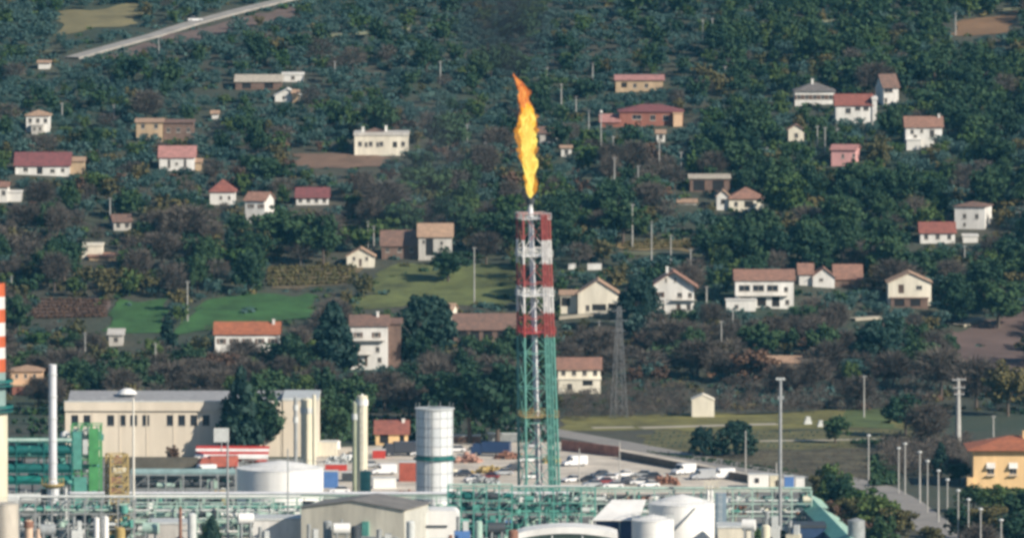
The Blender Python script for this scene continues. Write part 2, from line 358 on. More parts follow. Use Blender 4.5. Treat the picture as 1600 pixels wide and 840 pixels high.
def block(root, X0, X1, zb, ze, zr, style, depth, wall, roof, wins=(), dy=0.0, over=0.45, ny_=0):
    """one volume of a house; coordinates in metres in the house's own frame; wins = (x, z, w, h, kind)"""
    cx = (X0+X1)/2; Wd = X1-X0; e = bpy.data.objects
    mb = MB(); holes = []; ok = []
    for (x, z, w_, h_, k) in sorted(wins, key=lambda q: (q[1], q[0])):
        x -= cx; a = (max(-Wd/2+.12, x-w_/2), min(Wd/2-.12, x+w_/2), max(z-h_/2, 0.05), min(z+h_/2, (ze-0.12) if style != 'gable' else zr-0.8))
        if a[1]-a[0] < 0.3 or a[3]-a[2] < 0.3: continue
        if any(not (a[1] < b[0]-.02 or a[0] > b[1]+.02 or a[3] < b[2]-.02 or a[2] > b[3]+.02) for b in holes): continue
        if style == 'gable' and a[3] > ze:       # stays in the triangle as a proud window
            ok.append((a, k, True)); continue
        holes.append(a); ok.append((a, k, False))
    wall_front(mb, Wd, zb, ze, holes)
    D = depth
    mb.add([(-Wd/2,0,zb),(-Wd/2,0,ze),(-Wd/2,D,ze),(-Wd/2,D,zb)], [(0,1,2,3)]); mb.add([(Wd/2,0,zb),(Wd/2,0,ze),(Wd/2,D,ze),(Wd/2,D,zb)], [(3,2,1,0)])
    mb.add([(-Wd/2,D,zb),(Wd/2,D,zb),(Wd/2,D,ze),(-Wd/2,D,ze)], [(3,2,1,0)])
    t = 0.16; o = over
    rb = MB()
    if style == 'gable':
        for y in (0, D): mb.add([(-Wd/2,y,ze),(Wd/2,y,ze),(0,y,zr-0.02)], [(0,1,2) if y == 0 else (2,1,0)])
        sl = (zr-ze)/(Wd/2)
        for s_ in (-1, 1):
            rb.prism([(0, zr), (s_*(Wd/2+o), ze-o*sl), (s_*(Wd/2+o), ze-o*sl+t), (0, zr+t)], 'y', -o, D+o)
    elif style == 'side':
        for x in (-Wd/2, Wd/2): mb.add([(x,0,ze),(x,D,ze),(x,D/2,zr-0.02)], [(0,2,1) if x > 0 else (0,1,2)])
        sl = (zr-ze)/(D/2)
        rb.prism([(D/2, zr), (-o, ze-o*sl), (-o, ze-o*sl+t), (D/2, zr+t)], 'x', -Wd/2-o, Wd/2+o)
        rb.prism([(D/2, zr), (D+o, ze-o*sl), (D+o, ze-o*sl+t), (D/2, zr+t)], 'x', -Wd/2-o, Wd/2+o)
    elif style == 'mono':
        rb.prism([(-o, ze-.02), (D+o, zr), (D+o, zr+t), (-o, ze+t)], 'x', -Wd/2-o, Wd/2+o)
    elif style == 'flat':
        rb.box(-Wd/2-o*.5, Wd/2+o*.5, -o*.5, D+o*.5, ze+.002, ze+max(0.2, zr-ze))
    else:                                        # hip
        r_ = max(0.15, Wd/2-D/2) if Wd > D else 0.15; a = [(-Wd/2-o,-o),(Wd/2+o,-o),(Wd/2+o,D+o),(-Wd/2-o,D+o)]
        vs_ = [(x, y, ze) for x, y in a]+[(x, y, ze+t) for x, y in a]+[(-r_, D/2, zr+t), (r_, D/2, zr+t)]
        rb.add(vs_, [(3,2,1,0),(0,1,5,4),(1,2,6,5),(2,3,7,6),(3,0,4,7),(4,5,9,8),(6,7,8,9),(5,6,9),(7,4,8)])
    mb.build('wall', W.get(wall, wall) if isinstance(wall, str) else wall, root, (cx, dy, 0))
    rb.build('roof', RF.get(roof, roof) if isinstance(roof, str) else roof, root, (cx, dy, 0))
    for a, k, proud in ok:
        w_, h_ = a[1]-a[0], a[3]-a[2]
        if k == 'o':                             # dark panel stands in for the shade inside a bay (garage, porch)
            MB().box(a[0]+.02, a[1]-.02, .12, .2, a[2]+.02, a[3]-.02).build('doorway_shade', M_dark, root, (cx, dy, 0)); continue
        fm, pm, sm, hm = win_mesh(round(w_*4)/4 or .25, round(h_*4)/4 or .25, k)
        f = link('door' if k == 'd' else 'window', fm, root, (cx+(a[0]+a[1])/2, dy-(0.06 if proud else -0.02), (a[2]+a[3])/2))
        link('pane' if k != 'd' else 'door_panel', pm, f)
        if sm: link('sill', sm, f)
        if hm:
            for s_ in (-1, 1): link('shutter', hm, f, (s_*w_*.76, 0, 0))
def chimney(root, x, y, z0, z1, m='white'):
    MB().box(x-.3, x+.3, y-.3, y+.3, z0, z1-.15).box(x-.4, x+.4, y-.4, y+.4, z1-.149, z1).build('chimney', W[m], root)
def house(name, label, cat, land, cx, base, blocks, rot=0, group=None, chim=(), balc=(), keepfrac=0.72):
    """blocks: dict(x=(px0,px1), r=(base,eave,ridge), style, d, wall, roof, wins=[(px,row,w px,h px,kind)] or n=(cols,rows))"""
    P = at(cx, base); s = scale_at(P); rr = R(rot)
    t = thing(name, label, cat, P, rr, group, (cx, base-20, land))
    for b in blocks:
        x0, x1 = b['x']; bb, ee, rd = b['r']; d = b.get('d', 9); dy = b.get('dy', 0)
        if rot and len(blocks) == 1:
            app = (x1-x0)/s; Wf = max(3, (app-d*abs(math.sin(rr)))/math.cos(rr))
            if rr < 0: fx0 = x0; 
            else: fx0 = x1-Wf*math.cos(rr)*s
            X0 = (fx0-cx)/s/math.cos(rr); X1 = X0+Wf; conv = lambda px: (px-cx)/s/math.cos(rr)
        else:
            X0, X1 = (x0-cx)/s, (x1-cx)/s; conv = lambda px: (px-cx)/s
        zb = (base-bb)/s; ze = (base-ee)/s
        st = b.get('style', 'side'); zr = (base-rd)/s
        tilt = math.tan(R(3.6))
        zr -= (d/2*tilt if st in ('side', 'hip') else 0)
        zr = max(zr, ze+(0.5 if st != 'flat' else .2))
        wins = [(conv(p), (base-q)/s, w_/s, h_/s, k) for (p, q, w_, h_, k) in b.get('wins', [])]
        if 'n' in b:
            nc, nr = b['n']; kind = b.get('k', 'w')
            for i in range(nc):
                for j in range(nr):
                    hz = (ze-max(zb, 0))/nr
                    wins.append((X0+(X1-X0)*(i+.5)/nc, max(zb, 0)+hz*(j+.55), min(1.1, (X1-X0)/nc*.5), min(1.35, hz*.55), kind))
        block(t, X0, X1, zb-2.2, ze, zr, st, d, b.get('wall', 'white'), b.get('roof', 'terra'), wins, dy, b.get('o', .45))
        keep_rect(x0+1, x1-1, rd+1, ee+(bb-ee)*keepfrac*(.62 if base < 560 else .9), P.y+d, 4)
        SHEETS.append([(P.x+X0-3.2, P.y+dy-2.5), (P.x+X1+3.2, P.y+dy-2.5), (P.x+X1+3.2, P.y+dy+d+3), (P.x+X0-3.2, P.y+dy+d+3)])
    for (px, row, y) in chim: 
        z = (base-row)/s; chimney(t, (px-cx)/s, y, z-1.6, z)
    for (x0, x1, row) in balc:
        z = (base-row)/s; a, b_ = (x0-cx)/s, (x1-cx)/s
        k = MB().box(a, b_, -1.2, -.003, z-.12, z).build('balcony', M_sill, t)
        rl = MB(); rl.box(a, b_, -1.2, -1.15, z+.95, z+1.0)
        for q in np.arange(a, b_, .35): rl.box(q, q+.04, -1.19, -1.16, z, z+.95)
        rl.build('railing', M_frame, k)
    return t
def B(x, r, style='side', d=9, wall='white', roof='terra', **k): return dict(x=x, r=r, style=style, d=d, wall=wall, roof=roof, **k)
HH = 'village_house'
house('long_shed','long low shed with pale tan sheet roof beside the bright white flat hut','shed','the tan-roofed shed',405,140,[B((368,440),(140,128,119),'mono',7,'brown','pale',wins=[(385,134,14,9,'o'),(420,134,14,9,'o')])])
house('flat_roofed_hut','small bright white flat roofed hut at the end of the tan shed','hut','the white flat hut',458,128,[B((441,474),(128,117,114),'flat',6,'white',W['white'],n=(1,1))])
house('cottage','small white gabled cottage just below the white flat hut','house','the small white cottage',449,159,[B((430,468),(159,149,139),'gable',7,'white',W['white'],wins=[(443,153,4,5,'w')]),B((457,466),(159,145,140),'side',4,'tan','tan',dy=-1.2)])
house(HH,'small white two storey house with brown hipped roof, farthest left in the upper olive grove','house','the far left white house',58,207,[B((41,77),(198,181,172),'hip',8,'white','tan',n=(3,1)),B((50,68),(207,196,194),'flat',6,'pale',W['pale'],dy=-3,n=(2,1))],rot=0)
house(HH,'tan cream house with a darker ivy brown wing on its right side','house','the tan house',250,221,[B((213,254),(220,191,185),'side',9,'tan','tan',n=(2,2)),B((255,302),(218,192,187),'side',8,'brown','brown',dy=1.5,n=(3,1))])
house('villa','large pale cream villa with low brown roof and two white chimneys','house','the large cream villa',597,243,[B((554,638),(241,212,207),'flat',12,'cream',W['pale'],wins=[(572,226,5,8,'w'),(590,226,5,8,'w'),(617,226,7,9,'o')],n=(5,1)),B((564,607),(212,211,201),'hip',8,'cream','brown',dy=2)],chim=[(567,199,3),(603,197,3)])
house(HH,'long low white house under a long dark red roof at left edge','house','the long red roofed house',66,274,[B((24,109),(274,258,238),'side',10,'white','maroon',wins=[(40,265,7,6,'w'),(62,267,9,10,'o'),(82,267,7,6,'w'),(98,266,6,6,'w')]),B((109,131),(262,252,246),'side',6,'tan','tan',dy=2)])
house(HH,'white house with pinkish roof and two dark upright openings','house','the pink roofed white house',278,267,[B((249,304),(267,245,228),'side',9,'white','pink',wins=[(264,256,5,14,'w'),(289,256,5,14,'w'),(276,256,4,5,'w')]),B((305,314),(266,254,250),'mono',5,'tan','tan',dy=1)])
house(HH,'low bright white house cut by the left edge beneath the red roofed one','house','the white house on the left edge',12,316,[B((-14,12),(313,292,284),'side',9,'white','terra',n=(2,1)),B((12,33),(312,301,299),'flat',6,'white',W['white'],dy=1)])
house(HH,'small house with red hipped roof peeping out between autumn trees','house','the red hipped roof house',347,320,[B((328,367),(320,300,281),'hip',9,'white','red',wins=[(345,309,5,6,'w'),(358,309,5,6,'w')])],keepfrac=.9)
house(HH,'tall narrow white house with light brown roof in a hollow','house','the narrow white house',404,350,[B((383,427),(350,313,300),'side',9,'white','terra',wins=[(392,322,5,6,'s'),(408,322,5,6,'s'),(396,338,5,7,'w')])],rot=-14,keepfrac=.8)
house(HH,'low white walled house with faded red roof right of the narrow white house','house','the faded red roof house',488,320,[B((463,513),(320,308,293),'side',9,'white','maroon',n=(4,1),k='w')],keepfrac=.95)
house(HH,'tiny pale house with worn roof beside a tall pole among brown trees','house','the tiny pale house',188,360,[B((171,205),(360,346,335),'side',8,'pale','brown',n=(2,1))],rot=8)
house('farm_hut','plain cream box shaped hut above a terracotta bank','hut','the cream box hut',144,404,[B((128,160),(404,384,381),'flat',7,'cream',W['cream'],wins=[(135,389,5,6,'w')]),B((140,181),(417,400,396),'mono',5,'terra' if 0 else 'tan','terra',dy=-2.5)])
house('cottage','little cream gabled cottage with two square windows and a centre door','house','the cream gabled cottage',563,418,[B((542,585),(418,400,388),'gable',8,'cream','tan',wins=[(553,404,5,6,'w'),(573,404,5,6,'w'),(563,410,5,12,'d')])])
house('farmhouse','grey white farmhouse with dark porch and long brown barn roof on its left','house','the grey farmhouse',672,406,[B((654,706),(405,369,349),'side',10,'pale','tan',wins=[(671,386,12,26,'o'),(662,378,4,6,'w'),(690,380,5,7,'w')]),B((596,652),(400,384,361),'side',10,'brown','brown',dy=3,n=(3,1))],keepfrac=.85)
house(HH,'low white house with bright red roof behind the warehouse trees','house','the low red roofed house',385,549,[B((336,436),(547,521,503),'side',10,'white','bright',n=(5,1),k='s')],chim=[(427,500,4)],keepfrac=.55)
house('farmhouse','three storey white house with balconies beneath a dull brown roof','house','the three storey white house',577,577,[B((548,606),(577,508,492),'side',10,'white','brown',wins=[(560,523,7,9,'s'),(588,523,7,9,'s'),(560,544,7,9,'w'),(590,546,6,9,'w'),(559,564,5,16,'d'),(572,564,5,16,'d'),(593,562,6,8,'w')]),B((606,626),(560,506,498),'side',8,'brown','brown',dy=2)],balc=[(551,602,531),(551,580,553)],chim=[(590,488,4)],keepfrac=.85)
house('tower_house','slim cream tower house standing beside a long brown barn roof','house','the slim cream tower house',697,517,[B((687,707),(516,484,474),'side',6,'cream','tan',n=(1,2))],rot=-12,keepfrac=.9)
house('barn','long barn with brown roof and white posts left of the flare tower','barn','the long brown barn',760,535,[B((709,804),(535,514,490),'side',12,'brown','brown',wins=[(722,524,14,14,'o'),(742,524,14,14,'o'),(762,524,14,14,'o'),(784,524,14,14,'o')])],keepfrac=.6)
house(HH,'wide cream gabled house right of the flare tower with a low left wing','house','the wide cream gabled house',925,491,[B((903,966),(491,458,438),'gable',11,'cream','tan',wins=[(918,481,6,9,'w'),(936,480,22,10,'o'),(956,478,12,8,'o')]),B((876,902),(486,461,454),'side',9,'cream','tan',dy=2,wins=[(884,472,14,14,'o')])],keepfrac=.9)
house(HH,'tall white gabled house with two attic windows and stacked balconies','house','the tall white gabled house',1048,490,[B((1020,1084),(490,445,424),'gable',11,'white','terra',o=1.2,wins=[(1041,437,4,6,'w'),(1055,437,4,6,'w'),(1062,461,8,8,'w'),(1078,461,7,8,'w'),(1032,460,6,8,'s'),(1036,478,5,9,'w'),(1060,480,7,11,'d'),(1076,480,7,10,'w')])],chim=[(1043,418,5)],balc=[(1050,1088,468)],keepfrac=.9)
house('villa','wide two storey white villa with tan roof, long balcony and low front terrace','house','the wide balconied villa',1195,481,[B((1149,1240),(481,437,421),'side',11,'white','terra',wins=[(1163,450,18,10,'w'),(1185,450,18,10,'w'),(1207,450,18,10,'w'),(1228,452,6,8,'w'),(1165,471,16,14,'o'),(1190,471,14,14,'o'),(1212,471,12,16,'o'),(1230,472,6,8,'w')]),B((1134,1180),(485,467,466),'flat',4,'white',W['white'],dy=-4.2,wins=[(1150,477,6,6,'w')])],balc=[(1150,1232,461)],keepfrac=.9)
house(HH,'white gabled house joined to a long brown tiled barn roof','house','the white and brown barn house',1290,449,[B((1270,1304),(449,432,419),'gable',9,'white','terra',wins=[(1283,437,7,5,'w')]),B((1249,1270),(440,428,412),'side',9,'white','terra',dy=1),B((1305,1347),(440,436,414),'side',12,'brown','terra',dy=2)],keepfrac=.9)
house(HH,'cream gabled house with a brown door raised above dark undercroft','house','the raised cream gabled house',1421,480,[B((1388,1455),(463,441,426),'gable',11,'cream','tan',wins=[(1408,451,9,14,'d'),(1436,449,9,6,'w')]),B((1392,1450),(480,466,464),'flat',9,'brown',W['brown'],dy=-.6,wins=[(1405,472,16,12,'o'),(1430,472,16,12,'o')])],keepfrac=.85)
house(HH,'boxy two storey white house with thin brown roof above red roofed wing','house','the boxy white house',1521,358,[B((1492,1552),(358,323,315),'hip',9,'white','brown',wins=[(1507,338,6,8,'w'),(1526,338,6,8,'w'),(1507,351,5,6,'w')])],rot=-14,keepfrac=.95)
house(HH,'low white house with dark red roof in front of the boxy white house','house','the low dark red roof house',1470,380,[B((1438,1492),(379,363,347),'side',9,'white','red',n=(3,1)),B((1505,1528),(381,369,367),'flat',6,'white',W['white'],dy=0)],keepfrac=.95)
house(HH,'cream bungalow with wide terracotta hipped roof and shaded porch','house','the terracotta hipped bungalow',1157,330,[B((1139,1193),(328,311,293),'hip',10,'cream','terra',wins=[(1150,319,6,8,'w'),(1170,319,14,10,'o')]),B((1120,1139),(326,306,298),'gable',8,'white','tan',dy=1,n=(1,1))],keepfrac=.9)
house(HH,'white house with orange brown roof and four dark openings at upper right','house','the orange brown roofed house',1443,230,[B((1415,1472),(218,198,182),'side',9,'white','terra',wins=[(1425,206,6,7,'w'),(1440,205,5,6,'w'),(1456,208,8,11,'w'),(1430,213,6,5,'w')]),B((1416,1438),(230,218,217),'flat',5,'white',W['white'],dy=-3)],chim=[(1468,179,4)],keepfrac=.9)
house(HH,'white house with weathered grey hipped roof and small rooftop gable','house','the grey roofed house',1272,164,[B((1242,1304),(163,143,129),'hip',10,'white','grey',n=(5,1),k='s')],chim=[(1270,124,4)],keepfrac=.9)
house(HH,'white house with deep red roof and a tall bright end wall','house','the deep red roofed house',1338,193,[B((1306,1363),(185,164,147),'side',10,'white','red',wins=[(1325,173,8,8,'w'),(1340,170,8,6,'w'),(1353,170,8,6,'w')]),B((1363,1370),(193,156,152),'flat',10,'white',W['white'],dy=-.4)],keepfrac=.8)
house(HH,'small house with slanting brown roof tucked behind the deep red one','house','the slanting brown roof house',1390,165,[B((1370,1404),(163,136,116),'side',9,'white','brown',wins=[(1387,142,16,6,'w'),(1384,157,5,8,'w')])],rot=12,keepfrac=.7)
house(HH,'small pink rendered house with pink roof and one dark window','house','the pink house',1322,259,[B((1299,1345),(258,234,226),'side',8,'pink','pink',wins=[(1317,244,4,7,'w'),(1334,243,4,6,'w')])],rot=-10,keepfrac=.9)
house('cottage','tiny cream and orange cottage half hidden left of the pink house','house','the tiny cream orange cottage',1244,224,[B((1232,1256),(224,202,195),'gable',6,'cream','terra',n=(1,1))],keepfrac=.9)
house('farmhouse','long rust red farmhouse with maroon roof and lower wing on its left','house','the long rust red farmhouse',1015,197,[B((968,1067),(196,175,163),'hip',12,'rust','maroon',wins=[(995,183,14,7,'w'),(1020,184,8,8,'w'),(1040,184,8,8,'w')]),B((1052,1066),(196,177,176),'flat',5,'peach',W['peach'],dy=-2),B((939,968),(196,190,178),'side',9,'rust','pink',dy=-1)],keepfrac=.9)
house('cottage','tiny pale cottage below the long rust red farmhouse','house','the tiny pale cottage',1032,222,[B((1026,1039),(222,208,203),'side',5,'white','tan',n=(1,1))],keepfrac=.9)
house('farmhouse','old pinkish brown farmhouse with long faded roof high above the rust one','house','the old pinkish farmhouse',998,143,[B((962,1036),(142,125,117),'side',9,'tan','pink',wins=[(975,133,9,8,'o'),(992,134,6,7,'w'),(1010,134,6,7,'w')])],keepfrac=.8)
house(HH,'small brown roofed house standing just right of the flame','house','the small brown house by the flame',857,224,[B((843,871),(223,208,198),'side',8,'pale','brown',wins=[(857,216,9,10,'o')])],keepfrac=.9)
house('farm_hut','tiny white hut right of the flame and below the small brown house','hut','the tiny white hut by the flame',884,245,[B((877,893),(245,231,228),'side',5,'white','tan',n=(1,1))],keepfrac=.9)
house('open_barn','low open barn with a thin pale flat roof','barn','the thin pale roofed barn',1108,300,[B((1078,1140),(300,279,275),'mono',8,'brown','pale',wins=[(1092,290,18,16,'o'),(1122,290,18,16,'o')])],keepfrac=.7)
house('farmhouse','terracotta roofed house right of the flare tower legs with light attic windows','house','the house beside the green tower legs',905,613,[B((872,938),(590,576,559),'side',10,'cream','terra',n=(4,1)),B((872,938),(613,592,590),'flat',8,'cream',W['cream'],dy=-2,wins=[(918,597,16,8,'o'),(890,602,8,8,'w')])],keepfrac=.7)
house('garden_shed','plain cream shed with shallow gable standing alone at the meadow edge','shed','the plain cream shed',1098,651,[B((1081,1116),(650,625,617),'gable',6,'cream',W['cream'],o=.15)],keepfrac=.98)
house('cottage','low tan cottage half buried in brown bushes','house','the low tan cottage',1224,577,[B((1197,1252),(576,566,556),'side',8,'tan','tan',n=(3,1))],keepfrac=.95)
house(HH,'peach house with light hipped roof at the far left near the striped chimney','house','the peach house',40,615,[B((16,66),(600,580,571),'hip',9,'peach','tan',wins=[(26,587,5,7,'w'),(40,587,5,7,'w'),(54,587,5,7,'w')]),B((20,60),(615,602,600),'flat',5,'rust',W['tan'],dy=-2)],keepfrac=.95)
house('cottage','small orange walled cottage with red roof between column and silo','house','the small orange cottage',610,695,[B((587,637),(694,676,657),'side',7,'orange','red',wins=[(600,685,14,14,'o'),(628,685,8,12,'o')])],chim=[(630,655,3)],keepfrac=.99)
house('ruin','ruined pale stone shed below the left green field','ruin','the ruined stone shed',182,540,[B((170,192),(540,523,516),'mono',5,'pale',W['pale'],n=(1,1))],keepfrac=.9)
house('farm_hut','small white hut near the left end of the hill road','hut','the hut by the hill road',68,108,[B((60,78),(108,98,95),'side',5,'white','tan')],keepfrac=.9)
house('farm_hut','tiny white hut alone in the upper olive grove','hut','the lone white hut',336,186,[B((331,341),(186,177,173),'side',3,'white','tan')],keepfrac=.9)
house('garage','white garage with dark bays left of the wide cream gabled house by the upper lane','garage','the white garage',1083,320,[B((1060,1088),(327,316,311),'side',6,'white','tan',n=(2,1))],keepfrac=.9)
for (a, b_, r0, r1, lb) in [(888,900,412,420,'small white wall left of the wide cream gabled house'),(918,940,412,421,'short bright white garden wall above the wide cream gabled house'),(1320,1342,412,402,None)]:
    if lb is None: continue
    P = at((a+b_)/2, r1); s = scale_at(P); o = MB().box(-(b_-a)/2/s, (b_-a)/2/s, -.2, .2, -1, (r1-r0)/s).box(-(b_-a)/2/s-.05, (b_-a)/2/s+.05, -.26, .26, (r1-r0)/s+.001, (r1-r0)/s+.12).build('garden_wall', W['white'], None, P)
    tag(o, lb, 'wall'); keep_rect(a, b_, r0, r1, P.y)
# retaining wall along the hill road
# orange house at lower right, seen large
P = at(1572, 762); s = scale_at(P)
t = thing(HH, 'orange yellow house with red hipped roof and white window awnings at lower right', 'house', P, 0, None, (1572, 740, 'the orange house'))
wl = [((q-1572)/s, (762-732)/s, 1.5, 1.9, 'w') for q in (1548, 1583, 1618, 1653)]
block(t, (1521-1572)/s, (1670-1572)/s, -1, (762-703)/s, (762-703)/s+2.3, 'hip', 15, 'orange', 'bright', wl, 0, 1.3)
for q in (1548, 1583, 1618):
    x = (q-1572)/s; z = (762-722)/s
    MB().add([(x-.9,-.01,z),(x+.9,-.01,z),(x+.9,-.9,z-1.1),(x-.9,-.9,z-1.1),(x-.9,-.01,z-.06),(x+.9,-.01,z-.06),(x+.9,-.9,z-1.16),(x-.9,-.9,z-1.16)],[(0,1,2,3),(7,6,5,4),(0,3,7,4),(1,5,6,2),(3,2,6,7)]).build('awning', W['white'], t)
    MB().box(x-1.0, x+1.0, -.75, -.003, (762-742)/s-.1, (762-742)/s).build('balcony', M_sill, t)
MB().box(-8, -6.7, -.5, 2, -.5, 2.2).build('entrance_porch', W['orange'], t)
chimney(t, 4, 6, 8.5, 11.3, 'orange')
keep_rect(1515, 1610, 690, 752, P.y, 5)

# ================================================================ TREES
LM = {'dark': leafmat('dark evergreen foliage', (0.012,0.040,0.024), (0.045,0.088,0.034)),
      'conifer': leafmat('blue green needles', (0.010,0.034,0.030), (0.026,0.060,0.044)),
      'olive': leafmat('olive foliage', (0.040,0.090,0.084), (0.072,0.130,0.112)),
      'green': leafmat('mid green foliage', (0.032,0.078,0.022), (0.085,0.125,0.034)),
      'autumn': leafmat('turning olive gold foliage', (0.066,0.070,0.028), (0.145,0.120,0.048)),
      'rust': leafmat('russet foliage', (0.080,0.050,0.036), (0.140,0.082,0.052)),
      'bare': leafmat('bare twigs', (0.066,0.056,0.048), (0.135,0.115,0.096))}
M_bark = mat('bark', (0.13,0.10,0.08), .95, .4, 2)
LMI = {k: i for i, k in enumerate(LM)}
def leaves(centres, radii, per, leaf, r, flat=0.55, out=None):
    """leaf sized quads on the shells of clumps -> (n*4,3)"""
    n = len(centres); C = np.repeat(centres, per, 0); Rr = np.repeat(radii, per)[:, None]
    d = r.normal(size=(n*per, 3)); d /= np.linalg.norm(d, axis=1)[:, None]
    pos = C + d*Rr*(0.55+0.5*r.random((n*per, 1)))*np.array([1, 1, .8])
    nrm = d + r.normal(size=d.shape)*flat; nrm[:, 2] += .25; nrm /= np.linalg.norm(nrm, axis=1)[:, None]
    a = np.cross(nrm, r.normal(size=d.shape)); a /= np.linalg.norm(a, axis=1)[:, None]; b = np.cross(nrm, a)
    L = leaf*(0.6+0.8*r.random((n*per, 1)))
    return np.stack([pos-a*L-b*L*.7, pos+a*L*.8-b*L*.6, pos+a*L+b*L*.7, pos-a*L*.7+b*L*.8], 1).reshape(-1, 3)
def crown(kind, seed, nc, per, leaf):
    """crown of a tree one unit high (times 1)"""
    r = np.random.default_rng(seed)
    if kind in ('dark', 'green', 'autumn', 'rust'):
        d = r.normal(size=(nc, 3)); d /= np.linalg.norm(d, axis=1)[:, None]; q = r.random(nc)**.45
        lob = 1+.22*np.sin(3*np.arctan2(d[:, 1], d[:, 0])+seed)+.12*np.sin(5*d[:, 2]+seed)
        c = d*(q*lob)[:, None]*np.array([.37, .37, .33])+np.array([0, 0, .57])
        rad = .075+.075*r.random(nc)
    elif kind == 'olive':
        d = r.normal(size=(nc, 3)); d /= np.linalg.norm(d, axis=1)[:, None]; q = r.random(nc)**.4
        c = d*q[:, None]*np.array([.52, .52, .30])+np.array([0, 0, .64]); rad = .09+.08*r.random(nc)
    elif kind == 'conifer':
        z = r.random(nc)**.75; a = r.random(nc)*2*np.pi; rr = (1-z)**.8*.30*(.55+.5*r.random(nc))
        c = np.stack([rr*np.cos(a), rr*np.sin(a), .10+.84*z], 1); rad = .05+.06*(1-z)
    elif kind == 'cedar':
        z = r.random(nc); a = r.random(nc)*2*np.pi; rr = np.sqrt(np.clip(1-(z-.25)**2/.62, 0, 1))*.44*(.6+.45*r.random(nc))*(1+.15*np.sin(2*a+seed))
        c = np.stack([rr*np.cos(a), rr*np.sin(a), .08+.88*z], 1); rad = .06+.05*r.random(nc)
    elif kind == 'bush':
        d = r.normal(size=(nc, 3)); d[:, 2] = abs(d[:, 2]); d /= np.linalg.norm(d, axis=1)[:, None]
        c = d*(r.random(nc)**.4)[:, None]*np.array([.75, .75, .72])+np.array([0, 0, .1]); rad = .12+.12*r.random(nc)
    return leaves(c, rad, per, leaf, r)
def twigs(seed, n, wd):
    """bare crown: thin tapered twigs fanning up and out"""
    r = np.random.default_rng(seed)
    a = r.random(n)*2*np.pi; q = r.random(n)**.5; z = .28+.5*r.random(n)
    lob = 1+.25*np.sin(3*a+seed); base = np.stack([np.cos(a)*q*.33*lob*np.sin(np.pi*(z-.15)/.75), np.sin(a)*q*.33*lob*np.sin(np.pi*(z-.15)/.75), z], 1)
    d = np.stack([np.cos(a)*(.2+q), np.sin(a)*(.2+q), .1+r.random(n)*.9], 1)+r.normal(size=(n, 3))*.6
    d /= np.linalg.norm(d, axis=1)[:, None]; L = (.08+.12*r.random(n))[:, None]
    s = np.cross(d, r.normal(size=(n, 3))); s /= np.linalg.norm(s, axis=1)[:, None]; s *= wd
    return np.stack([base-s, base+s, base+d*L+s*.4, base+d*L-s*.4], 1).reshape(-1, 3)
def trunk_mb(kind, seed):
    r = random.Random(seed); m = MB(); top = {'conifer': .95, 'bare': .5, 'olive': .4}.get(kind, .5)
    w0 = .035 if kind != 'olive' else .06
    m.tube((0,0,-.12), (r.uniform(-.02,.02), r.uniform(-.02,.02), top), w0, w0*.4, 7)
    if kind != 'conifer':
        for k in range(5 if kind != 'bare' else 8):
            a = r.uniform(0, 6.28); z = top*r.uniform(.5, .98); L = r.uniform(.18, .3)
            q = (math.cos(a)*L, math.sin(a)*L, z+r.uniform(.12, .38)); m.tube((0,0,z), q, w0*.45, w0*.12, 5, False)
            if kind == 'bare':
                for _ in range(2): m.tube(q, (q[0]+r.uniform(-.1,.1), q[1]+r.uniform(-.1,.1), q[2]+r.uniform(.06,.16)), w0*.14, w0*.05, 4, False)
    return m
def quadmesh(name, P, m, tint=0.0):
    n = len(P)//4; me = bpy.data.meshes.new(name); me.vertices.add(len(P)); me.vertices.foreach_set('co', P.ravel())
    me.loops.add(len(P)); me.loops.foreach_set('vertex_index', np.arange(len(P), dtype=np.int32)); me.polygons.add(n)
    me.polygons.foreach_set('loop_start', np.arange(0, len(P), 4, dtype=np.int32)); me.polygons.foreach_set('loop_total', np.full(n, 4, np.int32))
    if isinstance(m, list):
        for q in m: me.materials.append(q)
    else: me.materials.append(m)
    me.update(); return me
PROT = {}
for kind, nv in (('dark', 5), ('green', 3), ('autumn', 3), ('rust', 2), ('olive', 4), ('conifer', 3), ('cedar', 2), ('bare', 4), ('bush', 3)):
    PROT[kind] = []
    for v in range(nv):
        sd = hash((len(kind), ord(kind[0]), v)) % 9999
        if kind == 'bare': P = np.concatenate([twigs(sd, 1500, .0055), twigs(sd+1, 300, .012)])
        else: P = crown(kind, sd, {'cedar': 120, 'dark': 60, 'conifer': 80}.get(kind, 46), 42, .028 if kind not in ('olive', 'bush') else .040)
        mk = {'cedar': 'conifer', 'bush': 'green'}.get(kind, kind)
        PROT[kind].append((quadmesh('crown', P, LM[mk]), trunk_mb('conifer' if kind == 'cedar' else kind, sd).mesh('trunk', M_bark)))
LOD = {}
for kind in ('dark', 'green', 'autumn', 'rust', 'olive', 'conifer', 'bare'):
    LOD[kind] = [(crown(kind, 500+v, 34, 12, .045) if kind != 'bare' else np.concatenate([twigs(700+v, 420, .009), twigs(760+v, 70, .018)])) for v in range(4)]

